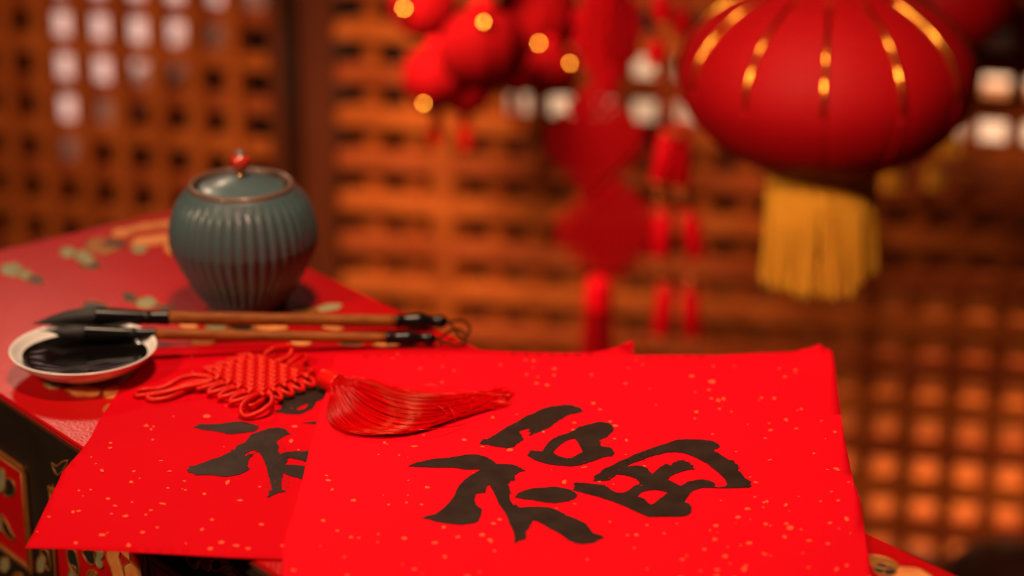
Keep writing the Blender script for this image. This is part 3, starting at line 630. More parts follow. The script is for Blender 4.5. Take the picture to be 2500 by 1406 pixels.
inkz = dc.z + 0.0215 * DH; inkr = 0.0420 * k_
def wob(a, r, h): return r * (1 + (0.03 * math.sin(2 * a + 2.2) + 0.012 * math.sin(5 * a)) * (r / inkr) ** 3) if r > 0.02 else r
tag(build('ink_pool', lathe([(0.001, 0.0), (0.02, 0.0), (inkr * 0.93, 0.0), (inkr * 0.985, 0.0004), (inkr, 0.0006), (inkr * 0.96, -0.0005), (0.03, -0.0022), (0.001, -0.0022)][::-1], Vector((dc.x + 0.0008, dc.y - 0.0006, inkz)), 64, mod=wob), 'wet_ink'), 'glossy black liquid ink pooled in the white dish', 'ink')

# ================================================================== WRITING BRUSHES
def brush(label, L0, zl, L1, zrr, segs, loop, bend=0.0):
    """L0/L1 = pixel of axis at two reference x, zl/zrr heights; segs = list of (name, mat, [(px_x, radius_px, dy)])"""
    A, B = onz(L0[0], L0[1], zl), onz(L1[0], L1[1], zrr)
    ax = (B - A).normalized()
    def at(px):
        t = (px - L0[0]) / (L1[0] - L0[0])
        return A.lerp(B, t)
    def depth(p_): return (p_ - Vector((0, 0, CAM_H))).dot(Vector((0, ST, -CT)))
    root = thing('writing_brush', A.lerp(B, 0.5) - Z * 0.004, label, 'brush', 'bamboo writing brushes')
    prev = None
    for name, m, st_ in segs:
        pts = [Vector((x, r, dy)) for x, r, dy in st_]
        sp = catmull(pts, 5) if len(pts) > 2 else pts
        path, rad = [], []
        for q in sp:
            p_ = at(q.x); mpp = depth(p_) / F
            path.append(p_ - Z * (q.z * mpp / 0.93)); rad.append(max(q.y * mpp * 1.18, 0.0002))
        o = build(name, tube(path, rad, 28), m, root)
        if name == 'bamboo_handle':
            for f_ in (0.30, 0.62):
                i = int(len(path) * f_) if len(path) > 3 else 0
                pc = path[0].lerp(path[-1], f_); rr_ = rad[0] * (1 - f_) + rad[-1] * f_
                build('bamboo_node', tube([pc - ax * 0.0009, pc, pc + ax * 0.0009], [rr_ * 1.0, rr_ * 1.035, rr_ * 1.0], 24), 'bamboo', o)
    build('hanging_loop', tube(catmull([onz(x, y, zrr + dz) for x, y, dz in loop], 8), 0.0011, 8), 'brown_cord', root)
    return root
zrim = dc.z + 0.0316 * DH
brush('thicker bamboo writing brush with long black bristles, the farther of two on the dish', (230, 773), zrim + 0.0052, (1075, 785), TZ + 0.0062,
      [('bristles', 'bristle', [(80, 0.6, 19), (100, 4.0, 16), (130, 9.5, 10), (165, 15, 4), (200, 18.6, 1), (222, 19.6, 0), (234, 19.4, 0)]),
       ('ferrule', 'horn', [(229, 19.8, 0), (232, 20.8, 0), (240, 20.6, 0), (290, 18.2, 0), (335, 15.6, 0), (352, 14.6, 0), (357, 15.9, 0), (362, 15.0, 0), (372, 14.6, 0), (400, 15.6, 0), (407, 15.6, 0), (408, 13.8, 0)]),
       ('bamboo_handle', 'bamboo', [(405, 13.6, 0), (600, 13.2, 0), (800, 12.8, 0), (967, 12.4, 0)]),
       ('end_cap', 'horn', [(964, 13.6, 0), (966, 14.6, 0), (975, 14.4, 0), (985, 13.4, 0), (1002, 15.4, 0), (1020, 17.6, 0), (1034, 15.2, 0), (1052, 11.6, 0), (1064, 12.0, 0), (1076, 14.2, 0), (1086, 10.5, 0), (1094, 4, 0), (1097, 2, 0)])],
      [(1092, 786, 0), (1108, 784, -0.001), (1126, 783, -0.002), (1140, 790, -0.002), (1147, 803, -0.002), (1140, 818, -0.003), (1132, 826, -0.003), (1120, 818, -0.003), (1110, 803, -0.002), (1100, 792, -0.001), (1092, 787, 0)])
brush('slimmer bamboo writing brush with pointed black bristles, the nearer of two on the dish', (205, 812), zrim + 0.0030, (1048, 827), TZ + 0.0060,
      [('bristles', 'bristle', [(98, 0.5, -3), (112, 1.4, -3), (128, 3.0, -2), (146, 8.5, -1), (160, 12.5, 0), (180, 15.2, 0), (200, 15.6, 0), (208, 15.4, 0)]),
       ('ferrule', 'horn', [(203, 15.8, 0), (206, 17.0, 0), (214, 16.8, 0), (250, 15.4, 0), (300, 13.4, 0), (318, 12.4, 0), (323, 13.6, 0), (328, 12.5, 0), (340, 11.9, 0), (370, 12.6, 0), (376, 12.6, 0), (377, 11.4, 0)]),
       ('bamboo_handle', 'bamboo', [(374, 11.4, 0), (560, 11.2, 0), (760, 10.8, 0), (943, 10.4, 0)]),
       ('end_cap', 'horn', [(940, 11.4, 0), (942, 12.4, 0), (952, 12.2, 0), (964, 11.6, 0), (980, 13.2, 0), (994, 14.8, 0), (1008, 13.2, 0), (1026, 10.2, 0), (1038, 10.8, 0), (1049, 12.8, 0), (1058, 9.6, 0), (1066, 4, 0), (1069, 2, 0)])],
      [(1065, 828, 0), (1078, 822, 0), (1095, 810, 0.001), (1112, 804, 0.001), (1128, 808, 0), (1137, 818, -0.001), (1136, 832, -0.002), (1124, 840, -0.003), (1106, 841, -0.003), (1086, 836, -0.002), (1065, 829, 0)])

# ================================================================== CELADON JAR
jb = onz(601, 742, TZ); jx, jy = jb.x, jb.y
def zfor(py, x=jx, y=jy):
    lo, hi = TZ - 0.05, TZ + 0.4
    for _ in range(40):
        m_ = (lo + hi) / 2; z_ = m_ - CAM_H
        cy = y * CT + z_ * ST; cz = y * ST - z_ * CT
        if 703 - F * cy / cz > py: lo = m_
        else: hi = m_
    return (lo + hi) / 2
def depz(z_): return jy * ST - (z_ - CAM_H) * CT
def rpx(px_, z_): return px_ / F * depz(z_)
jz = TZ + 0.0004
zeq, zrm = zfor(572), zfor(448)
H_ = zrm - jz; He = zeq - jz
r0, re, rr_ = rpx(100, jz), rpx(181, zeq), rpx(122, zrm)
jar = thing('lidded_jar', Vector((jx, jy, jz)), 'blue grey ribbed ceramic jar with a lid on the table beside the brushes', 'jar')
jp = [(0.001, 0.002), (r0 * 0.86, 0.002), (r0 * 0.90, 0.0), (r0 * 0.96, 0.0), (r0, 0.004), (r0 + (re - r0) * 0.30, He * 0.26), (r0 + (re - r0) * 0.70, He * 0.58), (re * 0.985, He * 0.86), (re, He * 1.02), (re * 0.975, He + (H_ - He) * 0.30), (re * 0.895, He + (H_ - He) * 0.62), (rr_ + (re - rr_) * 0.28, He + (H_ - He) * 0.86), (rr_ + 0.0022, H_ - 0.0022)]
NF = 40
def flute(a, r, h):
    if h < 0.005: return r
    t = sm((h - 0.005) / 0.01) * sm((He + (H_ - He) * 0.92 - h) / (0.35 * (H_ - He)))
    s = abs(math.sin(a * NF / 2))
    return r - 0.0024 * t * (1 - s) + 0.0003
body = build('body', lathe(smooth_profile(jp, 8), jar.location, NF * 10, mod=flute, cap1=False), 'celadon', jar)
rim = [(rr_ + 0.0024, H_ - 0.0026), (rr_ + 0.0022, H_ - 0.0004), (rr_ + 0.0006, H_ + 0.0010), (rr_ - 0.0012, H_ + 0.0006), (rr_ - 0.0022, H_ - 0.0010), (rr_ - 0.0030, H_ - 0.006), (rr_ - 0.004, H_ - 0.012)]
build('mouth_rim', lathe(smooth_profile(rim, 4), jar.location, 96, cap0=False, cap1=False), 'rim_brown', jar)
rl = rr_ - 0.0050
zlid = H_ - 0.0030
ztopk = zfor(428) - jz
dome = ztopk - zlid
lid = build('lid', lathe(smooth_profile([(0.001, -0.003), (rl * 0.9, -0.003), (rl * 0.99, -0.0012), (rl, 0.0), (rl * 0.97, 0.0014), (rl * 0.80, dome * 0.34), (rl * 0.55, dome * 0.66), (rl * 0.30, dome * 0.88), (rl * 0.12, dome * 1.0), (0.001, dome * 1.02)], 6), jar.location + Vector((0, 0, zlid)), 96), 'celadon', jar)
lc = jar.location + Vector((0, 0, zlid + dome)); mpp = depz(lc.z) / F
def kp(p_): return [(r * mpp, h * mpp) for r, h in p_]
build('brass_collar', lathe(smooth_profile(kp([(9, -1), (9.5, 2), (8, 5), (9, 9), (9.5, 12)]), 3), lc, 24), 'brass', lid)
build('coral_knob', lathe(smooth_profile(kp([(7, 10), (15, 15), (22, 23), (25, 33), (24, 43), (19, 50), (12, 55), (5, 57)]), 5), lc, 32), 'coral', lid)
build('knob_cap', lathe(smooth_profile(kp([(15.5, 51.0), (15.5, 54), (13.5, 59), (8, 63.5), (1, 65)]), 4), lc, 28), 'rim_brown', lid)

# ================================================================== CHINESE KNOT WITH TASSEL
zk = zp1
def kp3(px, py, h): return onz(px, py, zk + h + 0.0006)
pc_ = onz(634, 932, zk + 0.0045)
knot = thing('knot_pendant', Vector((pc_.x, pc_.y, zk)), 'red cord knot pendant with a silk tassel lying across both paper sheets', 'ornament')
rcord = 0.0017
# body: plain weave of cords in two diagonal directions
cR = onz(752, 922, zk + 0.005); cL = onz(512, 922, zk + 0.005); cT = onz(634, 872, zk + 0.005); cB = onz(632, 968, zk + 0.005)
cen = (cR + cL + cT + cB) / 4
d1 = ((cR - cT) + (cB - cL)).normalized(); d2 = ((cR - cB) + (cT - cL)).normalized()
hs1 = ((cR - cT).length + (cB - cL).length) / 4; hs2 = ((cR - cB).length + (cT - cL).length) / 4
n1 = 9
sp1 = 2 * hs1 / n1; sp2 = 2 * hs2 / n1
def weave(n, par):
    def strand(kind, i):
        P_ = []; off = (i - (n - 1) / 2)
        for j in range(-1, n + 1):
            a = (j - (n - 1) / 2)
            over = ((i + j) % 2 == 0) if kind == 0 else ((i + j) % 2 == 1)
            h = 0.0017 if over else -0.0013
            if j in (-1, n): h = 0
            p_ = cen + (d1 * (a * sp1) + d2 * (off * sp2) if kind == 0 else d1 * (off * sp1) + d2 * (a * sp2))
            P_.append(p_ + Z * (h + 0.0010))
        return tube(catmull(P_, 5), rcord, 9)
    return [strand(0, i) for i in range(n)] + [strand(1, i) for i in range(n)]
for g in weave(n1, 0): build('woven_cord', g, 'red_cord', knot)
# side loops joining neighbouring cords
def sloop(base, out, side, w, L, z0=0.0, z1=0.0):
    a = base - side * w * 0.5; b = base + side * w * 0.5
    P_ = [a, a + out * L * 0.35 - side * w * 0.12 + Z * z0, base - side * w * 0.42 + out * L * 0.75 + Z * (z0 + z1) / 2, base + out * L + Z * z1, base + side * w * 0.42 + out * L * 0.75 + Z * (z0 + z1) / 2, b + out * L * 0.35 + side * w * 0.12 + Z * z0, b]
    build('side_loop', tube(catmull(P_, 6), rcord, 9), 'red_cord', knot)
for k in range(4):
    i = (k * 2 + 1) - (n1 - 1) / 2
    sloop(cen + d1 * (hs1 * 1.02) + d2 * (i * sp2 + sp2 * 0.5), (d1 * 1.0 - d2 * 0.0), d2, sp2 * 1.25, 0.0105, 0.001, -0.0018)       # lower right side
    sloop(cen - d1 * (hs1 * 1.02) + d2 * (i * sp2), -d1 * 0.9 - d2 * 0.25, d2, sp2 * 1.1, 0.012, 0.0025, 0.0015)                     # upper left side
    sloop(cen + d2 * (hs2 * 1.02) + d1 * (i * sp1), d2, d1, sp1 * 1.1, 0.012, 0.000, -0.0015)                                          # upper right side
    sloop(cen - d2 * (hs2 * 1.02) + d1 * (i * sp1), -d2 * 0.95 - d1 * 0.12, d1, sp1 * 1.15, 0.017, 0.000, -0.0014)                      # lower left side
def cordpath(name, P_, r=rcord, n=8): return build(name, tube(catmull([kp3(*p_) for p_ in P_], n), r, 9), 'red_cord', knot)
cordpath('corner_loop', [(655, 955, .005), (664, 968, .006), (662, 985, .006), (645, 1000, .005), (622, 1012, .003), (603, 1017, .002), (590, 1010, .003), (588, 998, .005), (598, 982, .006), (616, 970, .006), (634, 962, .005)])
cordpath('corner_loop', [(625, 960, .004), (612, 968, .004), (603, 978, .003), (606, 990, .003), (622, 988, .003), (640, 977, .003), (648, 962, .004)])
cordpath('corner_loop', [(640, 876, .004), (650, 862, .008), (668, 850, .010), (690, 846, .013), (706, 842, .015), (712, 852, .012), (706, 868, .009), (690, 878, .006), (668, 884, .005)])
cordpath('corner_loop', [(700, 890, .004), (722, 876, .006), (742, 866, .006), (750, 872, .005), (738, 886, .004), (716, 896, .004)])
cordpath('hanging_cord', [(520, 922, .005), (480, 917, .006), (448, 922, .006), (420, 936, .005), (392, 948, .003), (362, 950, .0025), (340, 954, .0022), (330, 961, .0018), (340, 966, .0018), (372, 962, .0018), (410, 955, .002), (450, 942, .003), (490, 932, .005), (518, 930, .005)])
cordpath('hanging_cord', [(516, 932, .004), (480, 940, .003), (448, 956, .002), (415, 970, .0018), (380, 976, .0016), (360, 972, .0016), (372, 964, .002), (405, 958, .0034), (450, 946, .0048), (512, 934, .0055)])
# tassel cap
ca, cb = onz(789, 922, zk + 0.0085), onz(826, 938, zk + 0.0078)
cax = (cb - ca).normalized()
def axlathe(prof_, p0, ax_, seg=40):
    e = ax_.cross(Z).normalized()
    return lathe(prof_, p0, seg, axis=ax_, e1=e)
Lc = (cb - ca).length
build('tassel_cap', axlathe(smooth_profile([(0.0040, -0.0012), (0.0062, -0.0004), (0.0070, 0.0015), (0.0073, Lc * 0.5), (0.0071, Lc - 0.001), (0.0066, Lc)], 4), ca, cax), 'cap_silk', knot)
# strands
PA = [(826, 930), (868, 922), (905, 925), (940, 938), (985, 950), (1050, 958), (1120, 962), (1175, 962), (1218, 958)]
PM = [(826, 934), (846, 955), (884, 992), (940, 1020), (1005, 1032), (1070, 1025), (1135, 1004), (1190, 984), (1232, 974)]
PB = [(824, 938), (806, 968), (800, 1008), (822, 1040), (868, 1056), (940, 1056), (1020, 1042), (1110, 1015), (1195, 984)]
gs = []
rnd = random.Random(11)
clumps = [((k_c + 0.5) / 26) ** 0.85 for k_c in range(26)]
for i in range(440):
    s_ = rnd.choice(clumps); s2 = rnd.gauss(0, 0.013); s_ = min(1, max(0, s_ + s2))
    wa, wm, wb = (1 - s_) * (1 - 2 * s_), 4 * s_ * (1 - s_), s_ * (2 * s_ - 1)
    ang_ = rnd.uniform(0, 2 * math.pi); rad_ = 0.0062 * math.sqrt(rnd.random())
    layer = rnd.random()
    hb = [0.0085, 0.0105, 0.0100, 0.0075, 0.0055, 0.0042, 0.0030, 0.0020, 0.0012]
    cut = rnd.uniform(0.90, 1.02)
    e = cax.cross(Z).normalized(); up_ = e.cross(cax)
    st0 = cb - cax * 0.003 + e * rad_ * math.cos(ang_) + up_ * rad_ * math.sin(ang_)
    P_ = [st0]
    jx_, jy_ = rnd.gauss(0, 3.0), rnd.gauss(0, 2.0)
    for k in range(1, 9):
        x = wa * PA[k][0] + wm * PM[k][0] + wb * PB[k][0]; y = wa * PA[k][1] + wm * PM[k][1] + wb * PB[k][1]
        g_ = min(1, k / 3)
        if k == 7: x += rnd.gauss(0, 5); y += rnd.gauss(0, 4)
        if k == 8: x += rnd.gauss(0, 14); y += rnd.gauss(0, 7)
        h = 0.0007 + hb[k] * layer * (1.0 - 0.45 * s_) 
        hx = x * cut + (1 - cut) * 826 if k > 5 else x
        P_.append(onz(hx + jx_ * g_ * 0.6, y + jy_ * g_ - 0.0 , zp2 + h))
    gs.append(tube(catmull(P_, 4), 0.00033, 4, cap=False))
for P_ in ([(950, 945), (1010, 938), (1080, 942), (1160, 958), (1240, 970)], [(930, 1040), (1000, 1049), (1070, 1045), (1136, 1036)], [(1040, 985), (1072, 992), (1090, 1008), (1099, 1024)], [(1074, 978), (1095, 990), (1108, 1012), (1112, 1030)], [(1040, 948), (1090, 945), (1150, 956), (1172, 960)]):
    gs.append(tube(catmull([onz(x, y, zp2 + (0.006 if 0 < i < len(P_) - 1 else 0.0015)) for i, (x, y) in enumerate(P_)], 5), 0.00030, 5))
ts = build('tassel_strands', join(*gs), 'silk', knot); ts['kind'] = 'stuff'
def tie(px, py): pass

# ================================================================== BIG RED LANTERN
def spheroid_lantern(c, a, b, nr, phase, seg_per=8, crease=0.012):
    prof_ = []
    for k in range(0, 33):
        t = -math.pi / 2 + math.pi * k / 32
        prof_.append((max(a * math.cos(t), 1e-4), b * math.sin(t)))
    tmin = 0.27 * a
    prof_ = [p_ for p_ in prof_ if p_[0] >= tmin * 0.98]
    def mod(th, r, h): return r * (1 - crease * (1 - abs(math.sin((th - phase) * nr / 2))) ** 3)
    return lathe(prof_, c, nr * seg_per, mod=mod, cap0=False, cap1=False), prof_
def lantern(name, label, c, a, b, nr=12, phase=0.0, fringe=None, top_z=2.5, gold=True, mat_='lantern'):
    root = thing(name, Vector((c.x, c.y, c.z - b)), label, 'lantern', 'round red lanterns')
    g, pr = spheroid_lantern(c, a, b, nr, phase)
    sh = build('shade', g, mat_, root)
    if gold:
        for k in range(nr):
            th = phase + 2 * math.pi * k / nr; e = Vector((math.cos(th), math.sin(th), 0)); path = []
            for j in range(0, 13):
                t = math.radians(1 + j * 5.3)
                path.append(c + e * (a * math.cos(t) * 1.0005) + Z * (b * math.sin(t)))
            build('gold_rib', tube(path, 0.0022, 8), 'lantern_gold', root)
        for k in range(nr):
            th = phase + 2 * math.pi * k / nr; e = Vector((math.cos(th), math.sin(th), 0))
            path = [c + e * (a * math.cos(math.radians(-j * 8)) * 0.996) + Z * (b * math.sin(math.radians(-j * 8))) for j in range(0, 9)]
            build('wire_rib', tube(path, 0.0012, 6), mat_, root)
    rt = a * 0.28
    hz = b * math.sin(math.acos(0.27))
    for sgn, nm in ((1, 'top_collar'), (-1, 'bottom_collar')):
        build(nm, lathe([(rt * 0.96, 0), (rt * 1.03, 0), (rt * 1.03, 0.010), (rt * 0.96, 0.010), (rt * 0.96, 0)], c + Z * (sgn * hz - 0.005), 40, cap0=False, cap1=False), 'band_gold', root)
    build('hanging_cord', tube([c + Z * (-hz), c + Z * (hz + 0.04), Vector((c.x, c.y, top_z))], 0.0016, 6), 'red_cord', root)
    build('crossbar', join(tube([c + Z * hz - X * rt, c + Z * hz + X * rt], 0.0015, 6), tube([c - Z * hz - X * rt, c - Z * hz + X * rt], 0.0015, 6)), 'band_gold', root)
    if fringe:
        rf, L, ns = fringe; gs_ = []; r2 = random.Random(5)
        for k in range(ns):
            th = 2 * math.pi * k / ns + r2.uniform(-0.02, 0.02); e = Vector((math.cos(th), math.sin(th), 0)); rr2 = rf * r2.uniform(0.93, 1.04)
            LL = L * (r2.uniform(0.90, 1.0) - (0.08 if math.cos(th - 0.3) > 0.2 else 0))
            p0 = c + e * rf * 0.97 - Z * (hz - 0.002); sw = r2.uniform(-0.003, 0.003)
            gs_.append(tube([p0, p0 + e * (rr2 - rf * 0.97) * 0.6 - Z * LL * 0.3, p0 + e * (rr2 - rf) + X * sw - Z * LL * 0.7, p0 + e * (rr2 - rf * 0.99) + X * sw * 1.6 - Z * LL], 0.0011, 5, cap=False))
        f_ = build('fringe', join(*gs_), 'fringe', root); f_['kind'] = 'stuff'
        build('fringe_band', lathe([(rf * 0.98, 0), (rf * 1.02, 0), (rf * 1.02, 0.008), (rf * 0.98, 0.008), (rf * 0.98, 0)], c - Z * (hz + 0.004), 36, cap0=False, cap1=False), 'fringe', root)
    return root
BEAM = 2.5
lY = 2.12
lcn = ony(2018, 186, lY)
ld = (lcn - Vector((0, 0, CAM_H))).dot(Vector((0, ST, -CT)))
la = 363 / F * ld
lb = la * 0.66
lantern('red_lantern', 'large round red cloth lantern with gold ribs and yellow fringe', lcn, la, lb, 12, math.radians(-98.3), (la * 0.372, 0.116, 230), BEAM)
c2 = ony(2290, -20, 2.55)
lantern('red_lantern', 'dark red lantern half hidden behind the upper right of the big lantern', c2, 0.085, 0.065, 12, 0.3, None, BEAM, gold=False)

# ================================================================== SMALL RED BALL LANTERNS (cluster)
balls = [((1036, 18), 84, (1002, 23), 2.60), ((1064, 188), 84, (1038, 255), 2.51), ((1180, 120), 110, (1184, 66), 2.42), ((1312, 40), 108, (1317, 88), 2.64), ((1348, 170), 66, (1396, 160), 2.50), ((1262, 160), 74, (1175, 192), 2.76), ((1136, 216), 70, (1088, 142), 2.68), ((1160, -100), 84, (1215, 23), 2.58)]
desc = ['small red ball lantern at the upper left edge of the hanging cluster', 'lowest left red ball lantern of the hanging cluster, gold tip beneath', 'biggest red ball lantern in the middle of the cluster', 'shaded red ball lantern at the upper right of the cluster', 'small red ball lantern at the far right of the cluster',
        'dark shaded red ball lantern low in the middle of the cluster', 'red ball lantern tucked between the low left and biggest balls', 'red ball lantern cut by the top of the picture above the cluster']
for i, ((bx, by), br, (gx, gy), yy) in enumerate(balls):
    c = ony(bx, by, yy); dd = (c - Vector((0, 0, CAM_H))).dot(Vector((0, ST, -CT))); r = br / F * dd
    root = thing('ball_lantern', c - Z * r, desc[i], 'lantern', 'small red ball lanterns')
    prof_ = [(max(r * math.cos(t), 1e-4), r * 0.94 * math.sin(t)) for t in [(-math.pi / 2 + math.pi * k / 16) for k in range(17)]]
    build('ball', lathe(prof_, c, 60, mod=lambda th, q, h: q * (1 - 0.05 * (1 - abs(math.sin(th * 5))) ** 2)), 'plush', root)
    gdir = (ony(gx, gy, yy - 0.6 * r) - c); gdir.normalize()
    gp = c + gdir * r * 0.99
    build('gold_bell', axlathe(smooth_profile([(0.0002, -0.008), (0.0055, -0.0055), (0.0080, 0.0), (0.0055, 0.0055), (0.0002, 0.008)], 4), gp, gdir, 20), 'lantern_gold', root)
    build('cap', lathe([(r * 0.28, 0), (r * 0.30, 0.004), (r * 0.2, 0.009), (0.001, 0.011)], c + Z * (r * 0.90), 24), 'knot_red', root)
    build('hanging_cord', tube([c + Z * r * 0.9, Vector((c.x, c.y, BEAM))], 0.0013, 6), 'red_cord', root)
    if i in (1, 5, 6):
        gs_ = []; r2 = random.Random(i)
        for k in range(26):
            th = r2.uniform(0, 6.28); q = 0.006 * math.sqrt(r2.random())
            p0 = c + Vector((q * math.cos(th), q * math.sin(th), -r * 0.9)); gs_.append(tube([p0, p0 + Vector((r2.uniform(-.002, .002), 0, -0.02)), p0 + Vector((r2.uniform(-.003, .003), 0, -0.042 + r2.uniform(0, .004)))], 0.0009, 5, cap=False))
        t_ = build('tassel', join(*gs_), 'red_cord', root); t_['kind'] = 'stuff'

# ================================================================== HANGING DIAMOND KNOTS WITH TASSEL
hY = 2.46
hk = thing('knot_hanging', ony(1455, 860, hY), 'tall red hanging ornament of big diamond knots above a long red tassel', 'ornament')
def vknot(px, py, hw, hh, n=8, dyy=0.0):
    c = ony(px, py, hY + dyy); dd = (c - Vector((0, 0, CAM_H))).dot(Vector((0, ST, -CT))); mp_ = dd / F
    e1_ = (X * hw * mp_ + Z * hh * mp_ / 0.94); e2_ = (X * hw * mp_ - Z * hh * mp_ / 0.94)
    rr2 = e1_.length / n * 0.42
    for kind in (0, 1):
        for i in range(n):
            P_ = []
            for j in range(-1, n + 1):
                a = (j - (n - 1) / 2) / n; o_ = (i - (n - 1) / 2) / n
                over = ((i + j) % 2 == 0) ^ (kind == 1)
                p_ = c + (e1_ * a + e2_ * o_ if kind == 0 else e1_ * o_ + e2_ * a)
                P_.append(p_ - Y * (0.002 if over else -0.002))
            build('woven_cord', tube(catmull(P_, 3), rr2, 7), 'knot_red', hk, smooth=True)
    for sg1, sg2, sd in ((e1_, e2_, 1), (e1_, e2_, -1), (e2_, e1_, 1), (e2_, e1_, -1)):
        o_ = sg1.normalized() * sd; s_ = sg2.normalized(); w_ = sg2.length / n
        for k in range(n // 2):
            b_ = c + sg1 * 0.5 * sd + sg2 * ((k * 2 + 1) / n - 0.5)
            P_ = [b_ - s_ * w_ * .5, b_ - s_ * w_ * .6 + o_ * 0.005, b_ + o_ * 0.011, b_ + s_ * w_ * .6 + o_ * 0.005, b_ + s_ * w_ * .5]
            build('side_loop', tube(catmull(P_, 4), rr2 * 0.8, 7), 'knot_red', hk)
vknot(1452, 345, 112, 118); vknot(1488, 562, 122, 112)
vknot(1485, 75, 78, 150, 7, 0.02)
build('hanging_cord', tube([ony(1490, 150, hY), ony(1482, -40, hY), Vector((ony(1482, -40, hY).x, hY, BEAM))], 0.0028, 8), 'red_cord', hk)
build('bead', axlathe([(0.0005, -0.008), (0.006, -0.005), (0.008, 0), (0.006, 0.005), (0.0005, 0.008)], ony(1556, 80, hY - 0.02), Z, 20), 'jade', hk)
tp = ony(1462, 672, hY); dd = (tp - Vector((0, 0, CAM_H))).dot(Vector((0, ST, -CT))) / F
build('tassel_cap', lathe(smooth_profile([(0.004, 0.0), (0.012, -0.004), (0.0155, -0.014), (0.0160, -0.032), (0.0165, -0.036)], 3), tp, 24), 'firecracker', hk)
gs_ = []; r2 = random.Random(3)
for k in range(260):
    th = r2.uniform(0, 6.28); q = math.sqrt(r2.random()); p0 = tp + Vector((0.0145 * q * math.cos(th), 0.0145 * q * math.sin(th), -0.034))
    L = 0.115 * r2.uniform(0.94, 1.0); gs_.append(tube([p0, p0 + Vector((0.004 * q * math.cos(th) - .001, 0.004 * q * math.sin(th), -L * .5)), p0 + Vector((0.0075 * q * math.cos(th) - .003, 0.006 * q * math.sin(th), -L))], 0.0011, 5, cap=False))
t_ = build('tassel_strands', join(*gs_), 'knot_red', hk); t_['kind'] = 'stuff'

# ================================================================== FIRECRACKER STRINGS
def crackers(label, yy, items, bands, cordpts):
    root = thing('firecracker_string', ony(cordpts[-1][0], cordpts[-1][1], yy), label, 'ornament', 'hanging firecracker strings')
    for (x0, y0_, x1, y1_, rp) in items:
        a, b = ony(x0, y0_, yy), ony(x1, y1_, yy - 0.004); mp_ = (a - Vector((0, 0, CAM_H))).dot(Vector((0, ST, -CT))) / F; r = rp * 1.18 * mp_
        t = (b - a).normalized()
        fc = build('firecracker', tube([a, a + t * 0.0012, b - t * 0.0012, b], [r * .85, r, r, r * .85], 20), 'firecracker', root)
        for e_, s_ in ((a, 1), (b, -1)):
            build('gold_band', tube([e_ + t * s_ * 0.0008, e_ + t * s_ * 0.0036], r * 1.03, 20), 'band_gold', fc)
    for (x, y, rp) in bands:
        c = ony(x, y, yy - 0.012); mp_ = (c - Vector((0, 0, CAM_H))).dot(Vector((0, ST, -CT))) / F
        build('gold_bead', lathe([(rp * mp_ * math.cos(t), rp * mp_ * math.sin(t) * .9) for t in [-1.5 + 3 * k / 10 for k in range(11)]], c, 18), 'band_gold', root)
    P_ = [ony(x, y, yy + 0.004) for x, y in cordpts]; P_ = [Vector((P_[0].x, P_[0].y, BEAM))] + P_
    build('cord', tube(P_, 0.0014, 6), 'red_cord', root)
crackers('string of red firecrackers on the left, beside the diamond knots', 2.37, [(1612, -20, 1618, 60, 21), (1604, 92, 1604, 160, 20), (1632, 318, 1608, 452, 21), (1622, 508, 1612, 634, 21), (1628, 690, 1612, 826, 20)],
         [(1608, 478, 11), (1614, 664, 13), (1610, 838, 8), (1636, 262, 14), (1600, 182, 8)], [(1612, -20), (1604, 120), (1622, 300), (1610, 470), (1614, 660), (1616, 835)])
crackers('string of red firecrackers on the right, under the big lantern rim', 2.42, [(1660, 12, 1668, 92, 21), (1662, 300, 1663, 462, 21), (1682, 515, 1702, 636, 21), (1684, 700, 1692, 832, 20)],
         [(1660, 328, 13), (1664, 480, 14), (1686, 684, 14), (1692, 846, 8)], [(1662, 10), (1660, 200), (1662, 320), (1664, 480), (1684, 650), (1690, 838)])

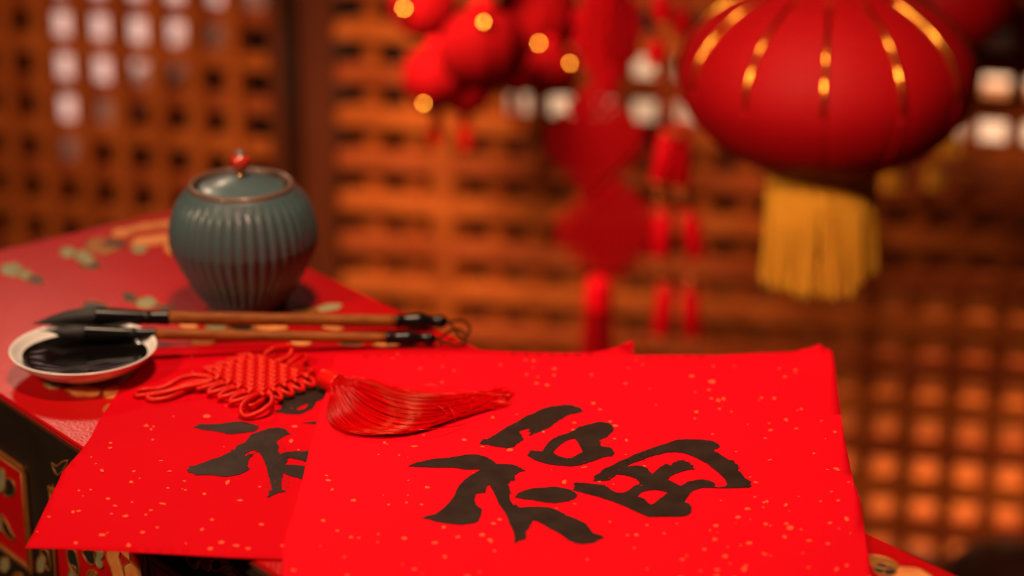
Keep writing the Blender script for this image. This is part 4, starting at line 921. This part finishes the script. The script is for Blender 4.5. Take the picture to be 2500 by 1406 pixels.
# two little gold tassels and two red ribbons, right
for i, (x, y, lab) in enumerate(((2180, 405, 'little gold tassel hanging below the big lantern, nearer the fringe'), (2283, 400, 'little gold tassel at the right below the big lantern'), (2322, 322, 'little gold tassel peeping out beside the big lantern side'))):
    tp = ony(x, y, 2.68); r2 = random.Random(20 + i); gs_ = []
    root = thing('small_tassel', tp - Z * 0.03, lab, 'tassel', 'little gold tassels')
    for k in range(50):
        th = r2.uniform(0, 6.28); q = math.sqrt(r2.random()); p0 = tp + Vector((0.006 * q * math.cos(th), 0.006 * q * math.sin(th), 0))
        gs_.append(tube([p0, p0 + Vector((0.005 * q * math.cos(th), 0, -0.015)), p0 + Vector((0.006 * q * math.cos(th), 0, -0.030))], 0.0012, 5, cap=False))
    t_ = build('strands', join(*gs_), 'fringe', root); t_['kind'] = 'stuff'
    build('cap', lathe([(0.001, 0.006), (0.005, 0.004), (0.0068, 0), (0.0068, -0.004)], tp, 16), 'band_gold', root)
    build('cord', tube([tp + Z * 0.005, Vector((tp.x, tp.y, BEAM))], 0.0008, 5), 'brown_cord', root)
for i, (x0, x1, yb, lab) in enumerate(((2283, 2343, 42, 'broad red ribbon hanging at the top right, the left one'), (2392, 2452, 46, 'notched red ribbon hanging at the top right, the right one'))):
    a, b = ony(x0, yb, 2.70), ony(x1, yb, 2.70); t = Vector((a.x, a.y, BEAM)); w_ = (b - a).length
    V, Fc = [], []
    nz = 26
    for k in range(nz + 1):
        z_ = a.z + (0.75 - a.z * 0.0) * 0 + (1.35 - a.z) * k / nz
        for j in range(5):
            s_ = j / 4; dz_ = (0.010 * abs(s_ - 0.5) * -2 if k == 0 and i == 1 else 0)
            V.append(Vector((a.x + w_ * s_, a.y + 0.004 * math.sin(k * 0.8 + s_ * 3), z_ + dz_)))
    for k in range(nz):
        for j in range(4): Fc.append((k * 5 + j, k * 5 + j + 1, (k + 1) * 5 + j + 1, (k + 1) * 5 + j))
    root = thing('red_ribbon', Vector(((a.x + b.x) / 2, a.y, a.z)), lab, 'ribbon', 'red ribbons')
    build('ribbon', thicken((V, Fc), -Y, 0.0008), 'firecracker', root)
    build('cord', tube([Vector(((a.x + b.x) / 2, a.y, 1.34)), Vector(((a.x + b.x) / 2, a.y, BEAM))], 0.0015, 5), 'red_cord', root)
# rail that carries every hanging thing, above the picture
rail = thing('hanging_rail', Vector((0.3, 2.4, BEAM)), 'dark wooden rails under the ceiling carrying the lanterns', 'rail')
for yy in (2.12, 2.40, 2.42, 2.46, 2.48, 2.50, 2.55, 2.58, 2.60, 2.62, 2.66, 2.70): pass
build('slat', boxg(Vector((0.3, 2.40, BEAM + 0.012)), X, Y, Z, 1.4, 0.70, 0.02), 'wood_dark', rail, smooth=False)
for x in (-0.3, 0.9):
    build('hanger', boxg(Vector((x, 2.4, (BEAM + 0.02 + 2.90) / 2)), Z, X, Y, 2.90 - BEAM - 0.02, 0.03, 0.03), 'wood_dark', rail, smooth=False)
